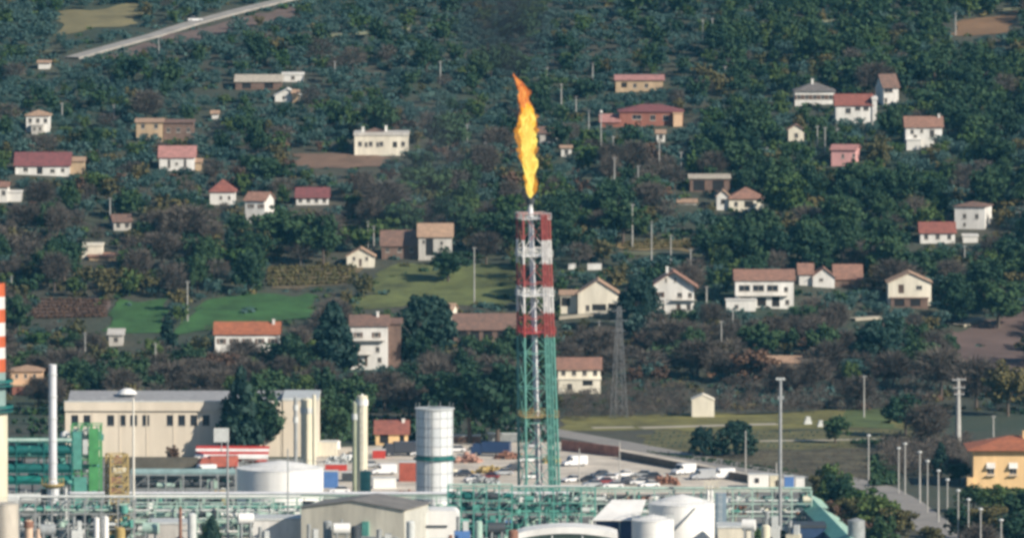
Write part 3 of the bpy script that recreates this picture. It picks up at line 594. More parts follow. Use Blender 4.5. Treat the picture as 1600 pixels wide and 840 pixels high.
def kind_at(px, row):
    u = rng.random()
    if row < 225 and px < 1120: return 'olive' if u < .80 else 'dark' if u < .90 else 'green' if u < .96 else 'autumn' if u < .985 else 'bare'
    if row < 340 and px >= 1120: return 'dark' if u < .40 else 'green' if u < .58 else 'olive' if u < .90 else 'autumn' if u < .96 else 'bare'
    if row < 340: return 'olive' if u < .44 else 'dark' if u < .60 else 'green' if u < .72 else 'rust' if u < .80 else 'bare' if u < .93 else 'autumn'
    if 860 < px and 460 < row < 520: return 'olive' if u < .5 else 'dark' if u < .8 else 'bare'
    if row > 520 and px > 860: return 'bare' if u < .52 else 'dark' if u < .66 else 'rust' if u < .76 else 'olive' if u < .86 else 'autumn'
    if px < 520: return 'bare' if u < .36 else 'dark' if u < .54 else 'olive' if u < .70 else 'autumn' if u < .86 else 'green'
    return 'dark' if u < .34 else 'bare' if u < .56 else 'olive' if u < .76 else 'green' if u < .86 else 'autumn'
HT = {'dark': (6.5, 12), 'green': (5, 8.5), 'autumn': (4.5, 7.5), 'rust': (4, 7), 'olive': (3.4, 6.0), 'conifer': (8, 13), 'bare': (6, 11)}
WR = {'dark': .42, 'green': .42, 'autumn': .42, 'rust': .42, 'olive': .58, 'conifer': .3, 'bare': .40, 'cedar': .45, 'bush': .85}
PLACED = [  # (px, base row, height px, width factor, kind) of the trees that show clearly
 (392,713,116,1.15,'dark'),(370,714,104,.95,'dark'),(412,714,92,1.05,'dark'),(376,716,146,.75,'conifer'),(262,566,76,.9,'conifer'),(520,590,122,1.15,'conifer'),(664,564,100,1.1,'cedar'),(738,578,60,1,'dark'),(676,596,56,1,'dark'),
 (1000,520,84,.95,'cedar'),(1378,582,82,1.15,'cedar'),(1352,578,60,1.2,'dark'),(1502,508,66,1.2,'dark'),(1560,512,84,1.4,'dark'),(1232,350,80,1.25,'green'),(1108,410,62,1.2,'dark'),
 (1160,416,68,1.25,'dark'),(1212,420,72,1.2,'dark'),(1268,424,74,1.2,'dark'),(1314,418,64,1.2,'dark'),(1386,434,74,1.2,'dark'),(1150,712,54,1.25,'cedar'),
 (1099,712,46,.95,'cedar'),(1305,692,46,1.25,'dark'),(735,692,118,1.1,'dark'),(778,694,138,1.0,'dark'),(688,660,90,1.05,'dark'),(528,700,100,1,'dark'),
 (560,660,80,1,'dark'),(508,640,70,1,'dark'),(876,232,46,1,'dark'),(1372,272,56,1,'autumn'),(292,388,78,1.6,'bare'),(250,380,60,1.3,'bare'),(600,344,72,1.4,'bare'),
 (100,440,70,1.2,'dark'),(450,395,78,1.5,'dark'),(500,390,70,1.4,'bare'),(430,300,56,1.4,'dark'),(358,405,50,1,'conifer'),(40,370,60,1.3,'bare'),(150,310,48,1.3,'green'),
 (700,440,56,1.3,'dark'),(880,352,60,1.3,'dark'),(1340,320,74,1.2,'dark'),(1396,330,80,1.2,'dark'),(1560,270,60,1.5,'dark'),(1460,140,66,1.2,'dark'),(1500,150,56,1.2,'dark'),
 (1045,560,70,1.6,'bare'),(1090,590,70,1.4,'bare'),(1180,600,66,1.3,'rust'),(1220,620,60,1.3,'bare'),(1270,610,60,1.4,'bare'),(1340,640,60,1.3,'bare'),(1415,682,70,1.2,'dark'),
 (1450,702,84,1.1,'bare'),(1525,640,96,1.1,'bare'),(1575,650,90,1.1,'autumn'),(1470,620,90,1.1,'bare'),(1395,610,70,1.2,'bare'),(1330,600,40,1,'green'),(1440,560,60,1,'dark'),
 (1480,570,50,1,'dark'),(110,620,62,1.2,'dark'),(160,610,50,1.4,'dark'),(220,600,46,1.4,'bare'),(300,605,54,1.4,'bare'),(340,600,60,1.2,'rust'),(450,600,80,1.3,'dark'),
 (480,590,60,1.2,'autumn'),(600,640,70,1.4,'bare'),(640,655,70,1.3,'bare'),(560,615,40,1.4,'bare'),(800,570,60,1.2,'dark'),(900,560,40,1.6,'bare'),(1540,620,50,1.2,'dark'),
 (120,560,44,1.6,'dark'),(380,575,50,1.6,'bare'),(370,378,46,1.2,'dark'),(1020,320,50,1.3,'dark'),(1110,262,40,1.2,'dark'),(1395,560,40,1,'conifer'),(60,640,60,1.1,'bare'),
 (1300,806,84,1.0,'green'),(1282,786,54,1.1,'autumn'),(1318,816,80,1.0,'dark'),(1345,834,84,1.1,'green'),(1366,848,88,1.0,'green'),(1330,846,80,1.0,'autumn'),(1312,846,70,1,'rust'),(1400,850,66,1.2,'autumn'),(1340,860,60,1.2,'rust'),(1376,872,70,1,'dark'),(1455,872,58,1,'autumn'),
 (1490,752,44,1,'bare'),(1500,755,36,1.3,'dark'),(1470,745,56,1,'conifer'),(1520,800,44,1.5,'dark'),(1565,812,56,1.5,'green'),(1600,820,60,1.5,'dark'),(1545,850,70,1.2,'autumn'),(1500,842,56,1.2,'dark'),(1590,860,66,1.4,'dark'),(1530,870,60,1.3,'bare'),
 (1155,862,46,1.2,'autumn'),(1180,866,50,1.2,'green'),(1225,868,42,1.2,'dark'),(1300,866,50,1.2,'rust'),(332,872,70,.8,'conifer'),(270,728,36,.8,'rust'),(330,860,50,.8,'dark')]
KP = np.array(KEEPOUT)
def in_poly(x, y, poly):
    c = False; j = len(poly)-1
    for i in range(len(poly)):
        if (poly[i][1] > y) != (poly[j][1] > y) and x < (poly[j][0]-poly[i][0])*(y-poly[i][1])/(poly[j][1]-poly[i][1])+poly[i][0]: c = not c
        j = i
    return c
SB = [(min(p[0] for p in s), max(p[0] for p in s), min(p[1] for p in s), max(p[1] for p in s), s) for s in SHEETS]
def free(x, y, m=0):
    for a, b, c, d, s in SB:
        if a-m < x < b+m and c-m < y < d+m and (m > 0 and len(s) == 4 and b-a < 16 or in_poly(x, y, s)): return False
    return True
TREES = []     # (x, y, z, height, width factor, kind, hero)
for px, row, hp, wf, kind in PLACED:
    P = at(px, row); TREES.append((P.x, P.y, P.z, hp/scale_at(P), wf, kind, True))
cells = {}
def near(x, y, r):
    i, j = int(x//8), int(y//8)
    for a in (-1, 0, 1):
        for b in (-1, 0, 1):
            for (u, v, q) in cells.get((i+a, j+b), ()):
                if (u-x)**2+(v-y)**2 < (.62*(r+q))**2: return True
    return False
def put(x, y, r): cells.setdefault((int(x//8), int(y//8)), []).append((x, y, r))
for t in TREES: put(t[0], t[1], t[3]*WR[t[5]]*t[4])
SHRUBS = []
cand = 17000
for _ in range(cand):
    y = 2066+(3010-2066)*rng.random()**.9; hw = y*.0556+38; x = rng.uniform(-hw, hw); z = H(x, y)
    px, row, s = proj((x, y, z))
    kind = kind_at(px+rng.normal()*40, row+rng.normal()*20)
    if 880 < px < 1560 and row > 600: continue
    if kind == 'olive': y = round((y+4*math.sin(x/60))/8.5)*8.5-4*math.sin(x/60)+rng.normal()*.7; z = H(x, y); px, row, s = proj((x, y, z))
    h = rng.uniform(*HT[kind])*(.85 if row < 225 else 1)
    wf = rng.uniform(.75, 1.4); h *= rng.choice([.7, .9, 1, 1, 1.15]); r = h*WR[kind]*wf
    if near(x, y, r) or not free(x, y): continue
    cz = .58*h; rw, rh = r*s, h*s*.5; cr = row-cz*s
    m = (np.abs(KP[:, 0]-px) < rw*.95) & (np.abs(KP[:, 1]-cr) < rh*.95) & (KP[:, 2] > y+1)
    if m.any():
        SHRUBS.append((x, y, z)); continue
    TREES.append((x, y, z, h, wf, kind, False)); put(x, y, r)
info = []
for t in TREES:
    px, row, s = proj(t[:3]); vis = -30 < px < 1630 and -10 < row < 900
    info.append((t[6]*1e6+(t[3]*s if vis and px > -10 and px < 1610 and row > 20 else 0), px, row, s, t))
info.sort(key=lambda q: -q[0])
heroes, rest = info[:300], info[300:]
NM = {'dark': ('evergreen_tree', 'dark rounded evergreen'), 'green': ('leafy_tree', 'mid green leafy tree'), 'autumn': ('autumn_tree', 'olive gold autumn tree'), 'rust': ('autumn_tree', 'russet brown tree'),
      'olive': ('olive_tree', 'grey green olive tree'), 'conifer': ('conifer_tree', 'dark pointed conifer'), 'cedar': ('conifer_tree', 'broad dark conifer'), 'bare': ('bare_tree', 'bare brown tree')}
PL_LAND = [(300,665,'the beige warehouse'),(679,700,'the panelled silo'),(838,560,'the green tower legs'),(838,400,'the striped tower top'),(1219,660,'the tall floodlight mast'),(1497,650,'the insulator pole'),(5,510,'the striped chimney'),(826,210,'the flame'),(1440,760,'the row of lamp posts'),(85,640,'the slim metal stack')]
LND = LAND + PL_LAND
used = {}
def where(px, row, words):
    best = min(LND, key=lambda l: (l[0]-px)**2+(l[1]-row)**2)
    dx, dy = px-best[0], row-best[1]; a = math.degrees(math.atan2(-dy, dx)) % 360
    side = ['right of', 'above and right of', 'above', 'above and left of', 'left of', 'below and left of', 'below', 'below and right of'][int((a+22.5)//45) % 8]
    return side, best[2], math.hypot(dx, dy)
ORD = ['nearest', 'second nearest', 'third nearest', 'fourth nearest', 'fifth nearest', 'sixth nearest', 'seventh nearest', 'eighth nearest', 'ninth nearest', 'tenth nearest', 'eleventh nearest', 'twelfth nearest']
def fit(a, b):
    if len((a+b).split()) > 16: a = a.replace('dark rounded ', '').replace('grey green ', '').replace('above and', 'upper').replace('below and', 'lower')
    return a+b
def namer(items):
    """items: list of (object, px, row, kind words) -> unique labels by nearest landmark, side and order"""
    G = {}
    for o, px, row, wd in items:
        sd_, lm, dist = where(px, row, wd); G.setdefault((wd, sd_, lm), []).append((dist, o))
    for (wd, sd_, lm), L in G.items():
        L.sort(key=lambda q: q[0])
        for i, (_, o) in enumerate(L):
            o['label'] = fit(f"{wd} {sd_} {lm}", '' if len(L) == 1 else ', '+ORD[min(i, 11)])
items = []
for k, (sc_, px, row, s, t) in enumerate(heroes):
    x, y, z, h, wf, kind, _ = t
    cm, tm = PROT[kind][k % len(PROT[kind])]; nmk, wd = NM[kind]
    o = thing(nmk, 'tree', 'tree', (x, y, z), rng.uniform(0, 6.28), 'trees on the hillside'); o.scale = (h*wf, h*wf, h)
    link('crown', cm, o); link('trunk', tm, o)
    items.append((o, px, row-h*s*.5, ('tall ' if h > 10.5 else 'small ' if h < 5 and kind != 'olive' else '')+wd))
namer(items)
# the remaining trees as one mass
def mass(name, items, lod, thin=1):
    Ps, Mi, Ti = [], [], []
    for (x, y, z, h, wf, kind) in items:
        L = lod[kind]; P = L[int(rng.integers(len(L)))]; a = rng.uniform(0, 6.28); c, s_ = math.cos(a), math.sin(a)
        Q = np.empty_like(P); Q[:, 0] = (P[:, 0]*c-P[:, 1]*s_)*h*wf+x; Q[:, 1] = (P[:, 0]*s_+P[:, 1]*c)*h*wf+y; Q[:, 2] = P[:, 2]*h+z
        Ps.append(Q); Mi.append(np.full(len(P)//4, LMI[kind], np.int32)); Ti.append(np.full(len(P), rng.random(), np.float32))
    P = np.concatenate(Ps); me = quadmesh(name, P, list(LM.values())); me.polygons.foreach_set('material_index', np.concatenate(Mi))
    me.attributes.new('tint', 'FLOAT', 'POINT').data.foreach_set('value', np.concatenate(Ti)); me.update()
    o = link(name, me); o['kind'] = 'stuff'; return o
def stems(kind):
    m = []
    for a in range(3):
        a0, a1 = a*2.1, a*2.1+2.1
        m += [(.03*math.cos(a0), .03*math.sin(a0), -.1), (.03*math.cos(a1), .03*math.sin(a1), -.1), (.015*math.cos(a1), .015*math.sin(a1), .5), (.015*math.cos(a0), .015*math.sin(a0), .5)]
    return np.array(m)
for k in LOD: LOD[k] = [np.concatenate([p, stems(k)]) for p in LOD[k]]
o = mass('hillside_woodland', [t[:6] for _, _, _, _, t in rest], LOD)
tag(o, 'mixed olive, evergreen and bare trees covering the hillside between the houses', 'woodland')
# shrubs and undergrowth
SL = {k: [leaves(np.array([[0, 0, .3], [.35, .1, .25], [-.3, .2, .3], [.05, -.3, .28]]), np.array([.4, .35, .35, .3]), 7, .17, np.random.default_rng(900+v+LMI[k])) for v in range(4)] for k in ('dark', 'green', 'olive', 'autumn', 'rust', 'bare')}
SL['bare'] = [np.concatenate([twigs(990+v, 90, .012)*np.array([1.3,1.3,1.1])-np.array([0,0,.15]), twigs(995+v, 20, .03)*np.array([1.3,1.3,1.1])-np.array([0,0,.15])]) for v in range(4)]
und = []
for _ in range(16500):
    y = 2068+(2960-2068)*rng.random(); hw = y*.0556+34; x = rng.uniform(-hw, hw); z = H(x, y)
    px, row, s = proj((x, y, z))
    if 870 < px < 1560 and row > 640 and rng.random() < .9: continue
    if not free(x, y) and (rng.random() > .12 or row > 640 or row < 100): continue
    h = rng.uniform(.7, 2.6); rw, rh = h*.5*s, h*s*.5
    m = (np.abs(KP[:, 0]-px) < rw) & (np.abs(KP[:, 1]-(row-rh)) < rh) & (KP[:, 2] > y+1)
    if m.any(): continue
    k = kind_at(px, row); k = {'conifer': 'dark'}.get(k, k)
    und.append((x, y, z-.1, h, 1.2, k))
o = mass('undergrowth', und, SL); tag(o, 'low shrubs and brush between the trees', 'undergrowth')
# bare orchard rows and vines
def rows(name, quad, nr, kind, h, label, skip=0):
    P = [at(*q) for q in quad]; it = []
    for j in range(nr):
        for i in range(40):
            u, v = (i+rng.random()*.5)/40, (j+.5)/nr
            p = (P[0]*(1-u)+P[1]*u)*(1-v)+(P[3]*(1-u)+P[2]*u)*v
            if kind == 'bare': p = p+Vector((rng.normal()*1.2, rng.normal()*3.5, 0))
            it.append((p.x, p.y, H(p.x, p.y), h*rng.uniform(.6, 1.25), .8, kind))
    tag(mass(name, it, SL), label, 'vines')
rows('vine_rows', [(56,466),(170,470),(166,497),(50,500)], 6, 'rust', 1.3, 'reddish brown vine rows at left edge above the striped chimney')
rows('vine_rows', [(424,418),(556,415),(548,446),(415,450)], 5, 'autumn', 1.7, 'yellowing vine rows below the cream gabled cottage')
rows('vine_rows', [(975,379),(1086,376),(1086,389),(975,392)], 3, 'autumn', 1.2, 'yellow vine rows above the tall white gabled house')
rows('bare_orchard', [(885,600),(1075,606),(1070,650),(888,656)], 9, 'bare', 2.4, 'bare brown orchard rows left of the plain cream shed')
rows('scrub', [(1120,596),(1480,600),(1440,640),(1130,648)], 8, 'bare', 3.0, 'brown scrub right of the plain cream shed')
rows('meadow_scrub', [(1010,705),(1250,735),(1240,746),(1020,708)], 2, 'dark', .9, 'low weeds beside the country road')
rows('meadow_scrub', [(1330,690),(1400,690),(1400,694),(1330,694)], 2, 'dark', 1.2, 'dark hedge along the dirt track')  # dark scrub strip drawn in place of a shadow band
rows('meadow_scrub', [(1360,715),(1400,712),(1402,760),(1366,764)], 5, 'dark', 2.0, 'dark brush left of the first lamp posts')
rows('mixed_scrub', [(1120,590),(1480,592),(1440,632),(1130,640)], 5, 'olive', 2.6, 'grey green scrub above the meadow')
rows('meadow_scrub', [(1030,706),(1395,702),(1370,752),(1256,742)], 9, 'bare', .8, 'sparse brown tufts on the lower meadow')
rows('meadow_scrub', [(1020,674),(1430,672),(1400,700),(1010,700)], 5, 'olive', .5, 'low grass tufts on the middle meadow')
rows('scrub', [(1380,700),(1510,690),(1520,740),(1400,745)], 7, 'bare', 3.6, 'brown scrub left of the orange house')
rows('scrub', [(20,640),(880,655),(880,690),(20,700)], 4, 'dark', 3.0, 'dark scrub behind the plant')

# ================================================================ POLES
M_pole = mat('weathered concrete pole', (0.46,0.45,0.42), .85, .25, 1); M_steel = mat('galvanised steel', (0.42,0.43,0.43), .55, .25, 1, metal=.4)
M_ins = mat('insulator', (0.25,0.2,0.18), .4)
def pole(px, top, base, arms=1, r=.16):
    P = at(px, base); s = scale_at(P); h = (base-top)/s
    t = thing('utility_pole', 'pole', 'pole', P, rng.uniform(-.5, .5), 'utility poles')
    MB().tube((0,0,-.5), (0,0,h), r*1.3, r*.8, 8).build('pole', M_pole, t)
    for k in range(arms):
        z = h-.35-k*1.1; c = MB().box(-.6, .6, -.05-r, .05-r, z-.05, z+.05).build('crossarm', M_steel, t)
        for x in (-.5, 0, .5): MB().tube((x,-r,z+.061), (x,-r,z+.3), .06, .04, 6).build('insulator', M_ins, c)
    return t, px, (top+base)/2
POLES = [(730,193,230),(758,222,258),(855,105,140),(926,98,130),(877,130,166),(900,150,190),(920,172,224),(958,212,264),(1113,28,66),(1133,103,130),(97,160,192),(178,163,187),(248,58,97),(293,438,502),(741,385,476),
 (523,95,122),(688,95,132),(960,245,300),(988,318,386),(1018,345,424),(1048,366,424),(1079,388,430),(1145,482,536),(1127,500,552),(936,500,562),(1507,382,430),(1380,340,362),(1350,585,652),(1552,648,682),(1030,222,276),(1064,236,280),
 (997,258,312),(1493,20,56),(18,430,466),(133,518,572),(243,535,592),(584,352,392),(1277,196,232),(1289,198,246),(1308,200,238),(172,308,352),(1104,446,482),(1363,172,196),(1198,230,262),(575,345,392),(1098,30,30+34)]
items = []
for p in POLES: t, a, b_ = pole(*p); items.append((t, a, b_, 'pale utility pole'))
namer(items)
o, a, b_ = pole(939,176,246); o['label'] = 'pale pole with a round white lamp on top left of the long rust red farmhouse'
MB().lathe([(0,-.45),(.32,-.32),(.45,0),(.32,.32),(0,.45)], 12, (0,0,12.2)).build('lamp_globe', W['white'], o)
# tall pole with stacked insulators near the orange house
P = at(1497, 702); s = scale_at(P); h = (702-590)/s
t = thing('power_pole', 'heavy concrete power pole with three stacked crossarms left of the orange house', 'pole', P, .3)
MB().tube((0,0,-.5), (0,0,h), .75, .35, 12).build('pole', M_pole, t)
for k, z in enumerate((h-.3, h-2.0, h-3.4)):
    c = MB().box(-1.6+.2*k, 1.6-.2*k, -.1, .1, z-.1, z+.1).build('crossarm', M_steel, t, (0, -.5, 0))
    for x in (-1.4+.2*k, -.5, .5, 1.4-.2*k): MB().tube((x,0,z+.101), (x,0,z+.65), .13, .08, 8).build('insulator', M_ins, c)
# faint lattice pylon
def lattice(root, w0, w1, z0, z1, n, r, m, nm='leg', br=None):
    br = br or r*.6; cs = [(-1,-1),(1,-1),(1,1),(-1,1)]
    for a, b in cs: MB().beam((a*w0,b*w0,z0), (a*w1,b*w1,z1), r*2).build(nm, m, root)
    lv = [z0+(z1-z0)*k/n for k in range(n+1)]; wf = lambda z: w0+(w1-w0)*(z-z0)/(z1-z0)
    for k in range(n):
        za, zb = lv[k], lv[k+1]; wa, wb = wf(za), wf(zb)
        for i in range(4):
            (a, b), (c, d) = cs[i], cs[(i+1) % 4]
            MB().beam((a*wa,b*wa,za), (c*wb,d*wb,zb), br).build('brace', m, root)
            MB().beam((c*wa,d*wa,za), (a*wb,b*wb,zb), br).build('brace', m, root)
            MB().beam((a*wb,b*wb,zb), (c*wb,d*wb,zb), br).build('crossbar', m, root)
P = at(967, 652); s = scale_at(P); h = (652-478)/s
t = thing('lattice_pylon', 'thin grey lattice pylon right of the flare tower behind the lower road', 'pylon', P, .4)
M_dst = mat('dull grey steel', (0.17,0.18,0.19), .7, .2)
lattice(t, 1.5, .35, -.5, h, 8, .055, M_dst, br=.05)
for z, l in ((h-1, 1.6), (h-3.2, 2.2), (h-5.4, 1.6)): MB().beam((-l,0,z), (l,0,z), .12).build('crossarm', M_dst, t)

# ================================================================ THE PLANT
M_teal = mat('teal green paint', (0.11,0.35,0.29), .55, .3, .8); M_pteal = mat('faded green paint', (0.41,0.56,0.48), .6, .3, .8)
M_dteal = mat('dark teal paint', (0.012,0.14,0.13), .5, .3, .8); M_green = mat('bright green paint', (0.09,0.34,0.12), .55, .3, .8)
M_alu = mat('aluminium cladding', (0.74,0.75,0.78), .40, .15, .5, metal=.12, streak=True); M_white = mat('white tank paint', (0.90,0.89,0.85), .5, .2, .25, streak=True)
M_cream = mat('cream column paint', (0.74,0.69,0.53), .55, .2, .6, streak=True); M_yel = mat('ochre paint', (0.45,0.33,0.12), .6, .3, 1); M_grey = mat('grey steel', (0.34,0.36,0.36), .55, .3, .8)
M_rust = mat('rusty metal', (0.30,0.15,0.10), .8, .4, 1.2); M_red = mat('red paint', (0.56,0.06,0.045), .4, .2, .6); M_blue = mat('blue paint', (0.10,0.22,0.50), .45, .2, .6)
M_drk = mat('dark equipment', (0.06,0.07,0.08), .6, .3, 1); M_lgrey = mat('light grey paint', (0.62,0.64,0.62), .5, .2, .6)
M_blk = mat('black rubber', (0.02,0.02,0.02), .8, .1); M_chr = mat('wheel rim', (0.45,0.45,0.46), .35, .1, metal=.6)
def rails(root, x0, x1, y0, y1, z, m, h=1.05):
    k = MB().box(x0, x1, y0, y1, z-.12, z).build('platform', m, root); r = MB()
    for a, b in (((x0,y0),(x1,y0)),((x1,y0),(x1,y1)),((x1,y1),(x0,y1)),((x0,y1),(x0,y0))):
        for hh in (h*.5, h): r.beam((*a, z+hh), (*b, z+hh), .07)
    for x in np.arange(x0, x1+.01, max(.8, (x1-x0)/6)):
        for y in (y0, y1): r.beam((x,y,z), (x,y,z+h), .07)
    r.build('railing', m, k); return k
def ladder(root, x, y, z0, z1, m):
    a = MB()
    for d in (-.25, .25): a.beam((x+d,y,z0), (x+d,y,z1), .06)
    for z in np.arange(z0, z1, .45): a.beam((x-.25,y,z), (x+.25,y,z), .045)
    for z in np.arange(z0+2.2, z1, 1.4): a.beam((x-.38,y-.5,z), (x+.38,y-.5,z), .05); a.beam((x-.38,y-.5,z), (x-.3,y,z), .05); a.beam((x+.38,y-.5,z), (x+.3,y,z), .05)
    a.build('ladder', m, root)
def G(px, base): P = at(px, base); return P, scale_at(P)

# ---- pipe racks
def rack(name, label, x0, x1, base, rows_, bays, dm, m, pipes, land=None, diag=True, stuffm=None, seed=1):
    """steel frame from px x0 to x1; rows_ = picture rows of its beam levels; pipes = (row, y share, radius, material, x share a, x share b)"""
    rr = random.Random(seed); P, s = G((x0+x1)/2, base); t = thing(name, label, 'pipe rack', P, 0, None, ((x0+x1)/2, min(rows_), land) if land else None)
    W2 = (x1-x0)/2/s; zs = sorted((base-r)/s for r in rows_); top = zs[-1]
    cm = MB().box(-.13, .13, -.13, .13, -.3, top+.001).mesh('column', m)
    for i in range(bays+1):
        x = -W2+2*W2*i/bays
        for y in (0, dm): link('column', cm, t, (x, y, 0))
        for z in zs: MB().box(x-.12, x+.12, .171, dm-.171, z-.24, z-.001).build('crossbeam', m, t)
    for z in zs:
        for y in (0, dm): MB().box(-W2-.2, W2+.2, y-.09, y+.09, z+.002, z+.20).build('beam', m, t)
    if diag:
        for i in range(0, bays, 2):
            xa, xb = -W2+2*W2*i/bays, -W2+2*W2*(i+1)/bays
            for za, zb in zip([0]+zs[:-1], zs): MB().beam((xa,-.2,za), (xb,-.2,zb), .12).build('brace', m, t)
    for (row, ys, r, pm, a, b) in pipes:
        z = (base-row)/s; MB().tube((-W2+2*W2*a, dm*ys, z), (-W2+2*W2*b, dm*ys, z), r, n=10).build('pipe', pm, t)
    if stuffm:
        k = 0
        for i in range(bays):
            xa, xb = -W2+2*W2*i/bays+.5, -W2+2*W2*(i+1)/bays-.5
            for z0, z1 in zip([0]+zs[:-1], zs):
                for _ in range(6):
                    q = rr.random(); x = rr.uniform(xa, xb); y = rr.uniform(.2, dm-.4); m2 = rr.choice(stuffm); hh = (z1-z0)*rr.uniform(.35, .8)
                    if q < .3: MB().tube((x,y,z0+.27), (x,y,z0+hh), rr.uniform(.2,.8), n=12).build('vessel', m2, t)
                    elif q < .55: MB().tube((x-.9,y,z0+.9), (x+.9,y,z0+.9), rr.uniform(.3,.7), n=12).build('exchanger', m2, t)
                    elif q < .8: MB().tube((x,y,z0+.2), (x,y,z1), rr.uniform(.07,.16), n=8).build('riser', m2, t)
                    else: MB().box(x-rr.uniform(.4,1.6), x+rr.uniform(.4,1.6), y, y+.9, z0+.27, z0+hh).build('cabinet', m2, t)
    return t, W2, zs, s
Pi = lambda row, ys, r, m, a=0, b=1: (row, ys, r, m, a, b)
rack('pipe_rack','long pale green pipe rack carrying a straight silver pipe across the whole plant front',100,900,838,(778,800),22,4.5,M_pteal,
     [Pi(770,.1,.32,M_alu),Pi(774,.5,.25,M_pteal),Pi(792,.2,.2,M_teal),Pi(792,.45,.28,M_lgrey,0,.7),Pi(793,.75,.18,M_white,.3,1),Pi(812,.2,.2,M_pteal),Pi(812,.5,.28,M_lgrey,.2,.9),Pi(813,.8,.2,M_teal)],'the long pipe rack',stuffm=[M_lgrey,M_pteal,M_drk,M_white,M_grey,M_teal,M_drk])
rack('pipe_rack','faded green pipe rack at the right with stacked equipment under it',900,1268,838,(767,787,806),12,5,M_pteal,
     [Pi(762,.1,.25,M_pteal),Pi(763,.5,.2,M_teal),Pi(782,.2,.2,M_lgrey),Pi(783,.6,.25,M_pteal),Pi(800,.3,.25,M_lgrey)],'the right pipe rack',stuffm=[M_lgrey,M_pteal,M_cream,M_white,M_drk,M_pteal,M_rust,M_teal],seed=5)
rack('process_frame','dense green process frame low at the left full of pipework and small vessels',210,470,852,(790,812,834),8,7,M_pteal,
     [Pi(776,.3,.2,M_white),Pi(797,.1,.25,M_lgrey),Pi(816,.2,.3,M_pteal),Pi(816,.6,.2,M_rust),Pi(831,.3,.22,M_white)],'the left process frame',stuffm=[M_pteal,M_white,M_lgrey,M_drk,M_white,M_cream,M_pteal],seed=3)
rack('process_frame','green frame with dark equipment between the cream gabled shed and the flare tower',700,800,850,(762,782,800,822),5,6,M_teal,
     [Pi(757,.2,.2,M_pteal),Pi(776,.3,.25,M_teal),Pi(777,.7,.2,M_lgrey),Pi(795,.2,.25,M_dteal),Pi(816,.4,.25,M_blue)],'the green middle frame',stuffm=[M_teal,M_dteal,M_drk,M_pteal,M_grey],seed=8)
rack('process_frame','green frame right of the flare tower foot behind the curved white canopy',800,930,846,(766,786,804),6,6,M_teal,
     [Pi(760,.3,.2,M_lgrey),Pi(780,.4,.25,M_pteal),Pi(799,.2,.25,M_teal)],'the frame by the tower foot',stuffm=[M_teal,M_pteal,M_lgrey,M_drk],seed=11)
rack('process_frame','dark teal process frame at far left holding long horizontal vessels',-60,112,800,(690,712,738,756),4,9,M_dteal,
     [Pi(688,.1,.5,M_pteal),Pi(703,.1,.95,M_dteal),Pi(706,.6,.5,M_drk),Pi(731,.1,.9,M_dteal),Pi(730,.7,.4,M_drk),Pi(749,.1,.85,mat('deep teal vessel', (0.012,0.20,0.17), .45, .3)),Pi(748,.5,.4,M_teal)],'the dark teal frame',stuffm=[M_dteal,M_teal,M_drk,M_teal],seed=13)
rack('process_frame','bright green steel frame in front of the left end of the warehouse',112,157,795,(665,690,718,740),3,6,M_green,
     [Pi(700,.2,.4,M_teal),Pi(728,.2,.4,M_teal)],'the bright green frame',stuffm=[M_teal,M_green,M_lgrey,M_pteal],seed=17)
_g = [o for o in col.objects if o.name.startswith('process_frame') and 'bright green' in o.get('label','')][0]
for a, b, c, d, m_ in ((.6,2.6,2.0,8.5,M_green),(.6,2.6,9,16.2,M_green),(-2.6,-.8,8,15.6,M_teal),(-2.4,.2,1,6.5,M_teal),(-.6,.4,11,14,M_lgrey)): MB().box(a, b, -.35, -.22, c, d).build('panel', m_, _g)
rack('process_frame','grey green frame low at the far left between the small columns',30,210,856,(782,803,826),7,7,M_grey,
     [Pi(776,.2,.3,M_lgrey),Pi(797,.2,.25,M_pteal),Pi(820,.3,.3,M_grey)],'the grey frame',stuffm=[M_grey,M_pteal,M_drk,M_lgrey,M_teal],seed=19)
rack('process_frame','small dark frame behind the silver pipe left of the white tank',205,368,800,(742,765),6,6,M_grey,
     [Pi(738,.2,.8,mat('grey green vessel',(0.26,0.38,0.38),.5,.25)),Pi(746,.6,.7,M_grey),Pi(757,.3,.5,M_drk),Pi(772,.3,.4,M_grey)],'the small dark frame',stuffm=[M_grey,M_pteal,M_drk,M_teal],seed=23)

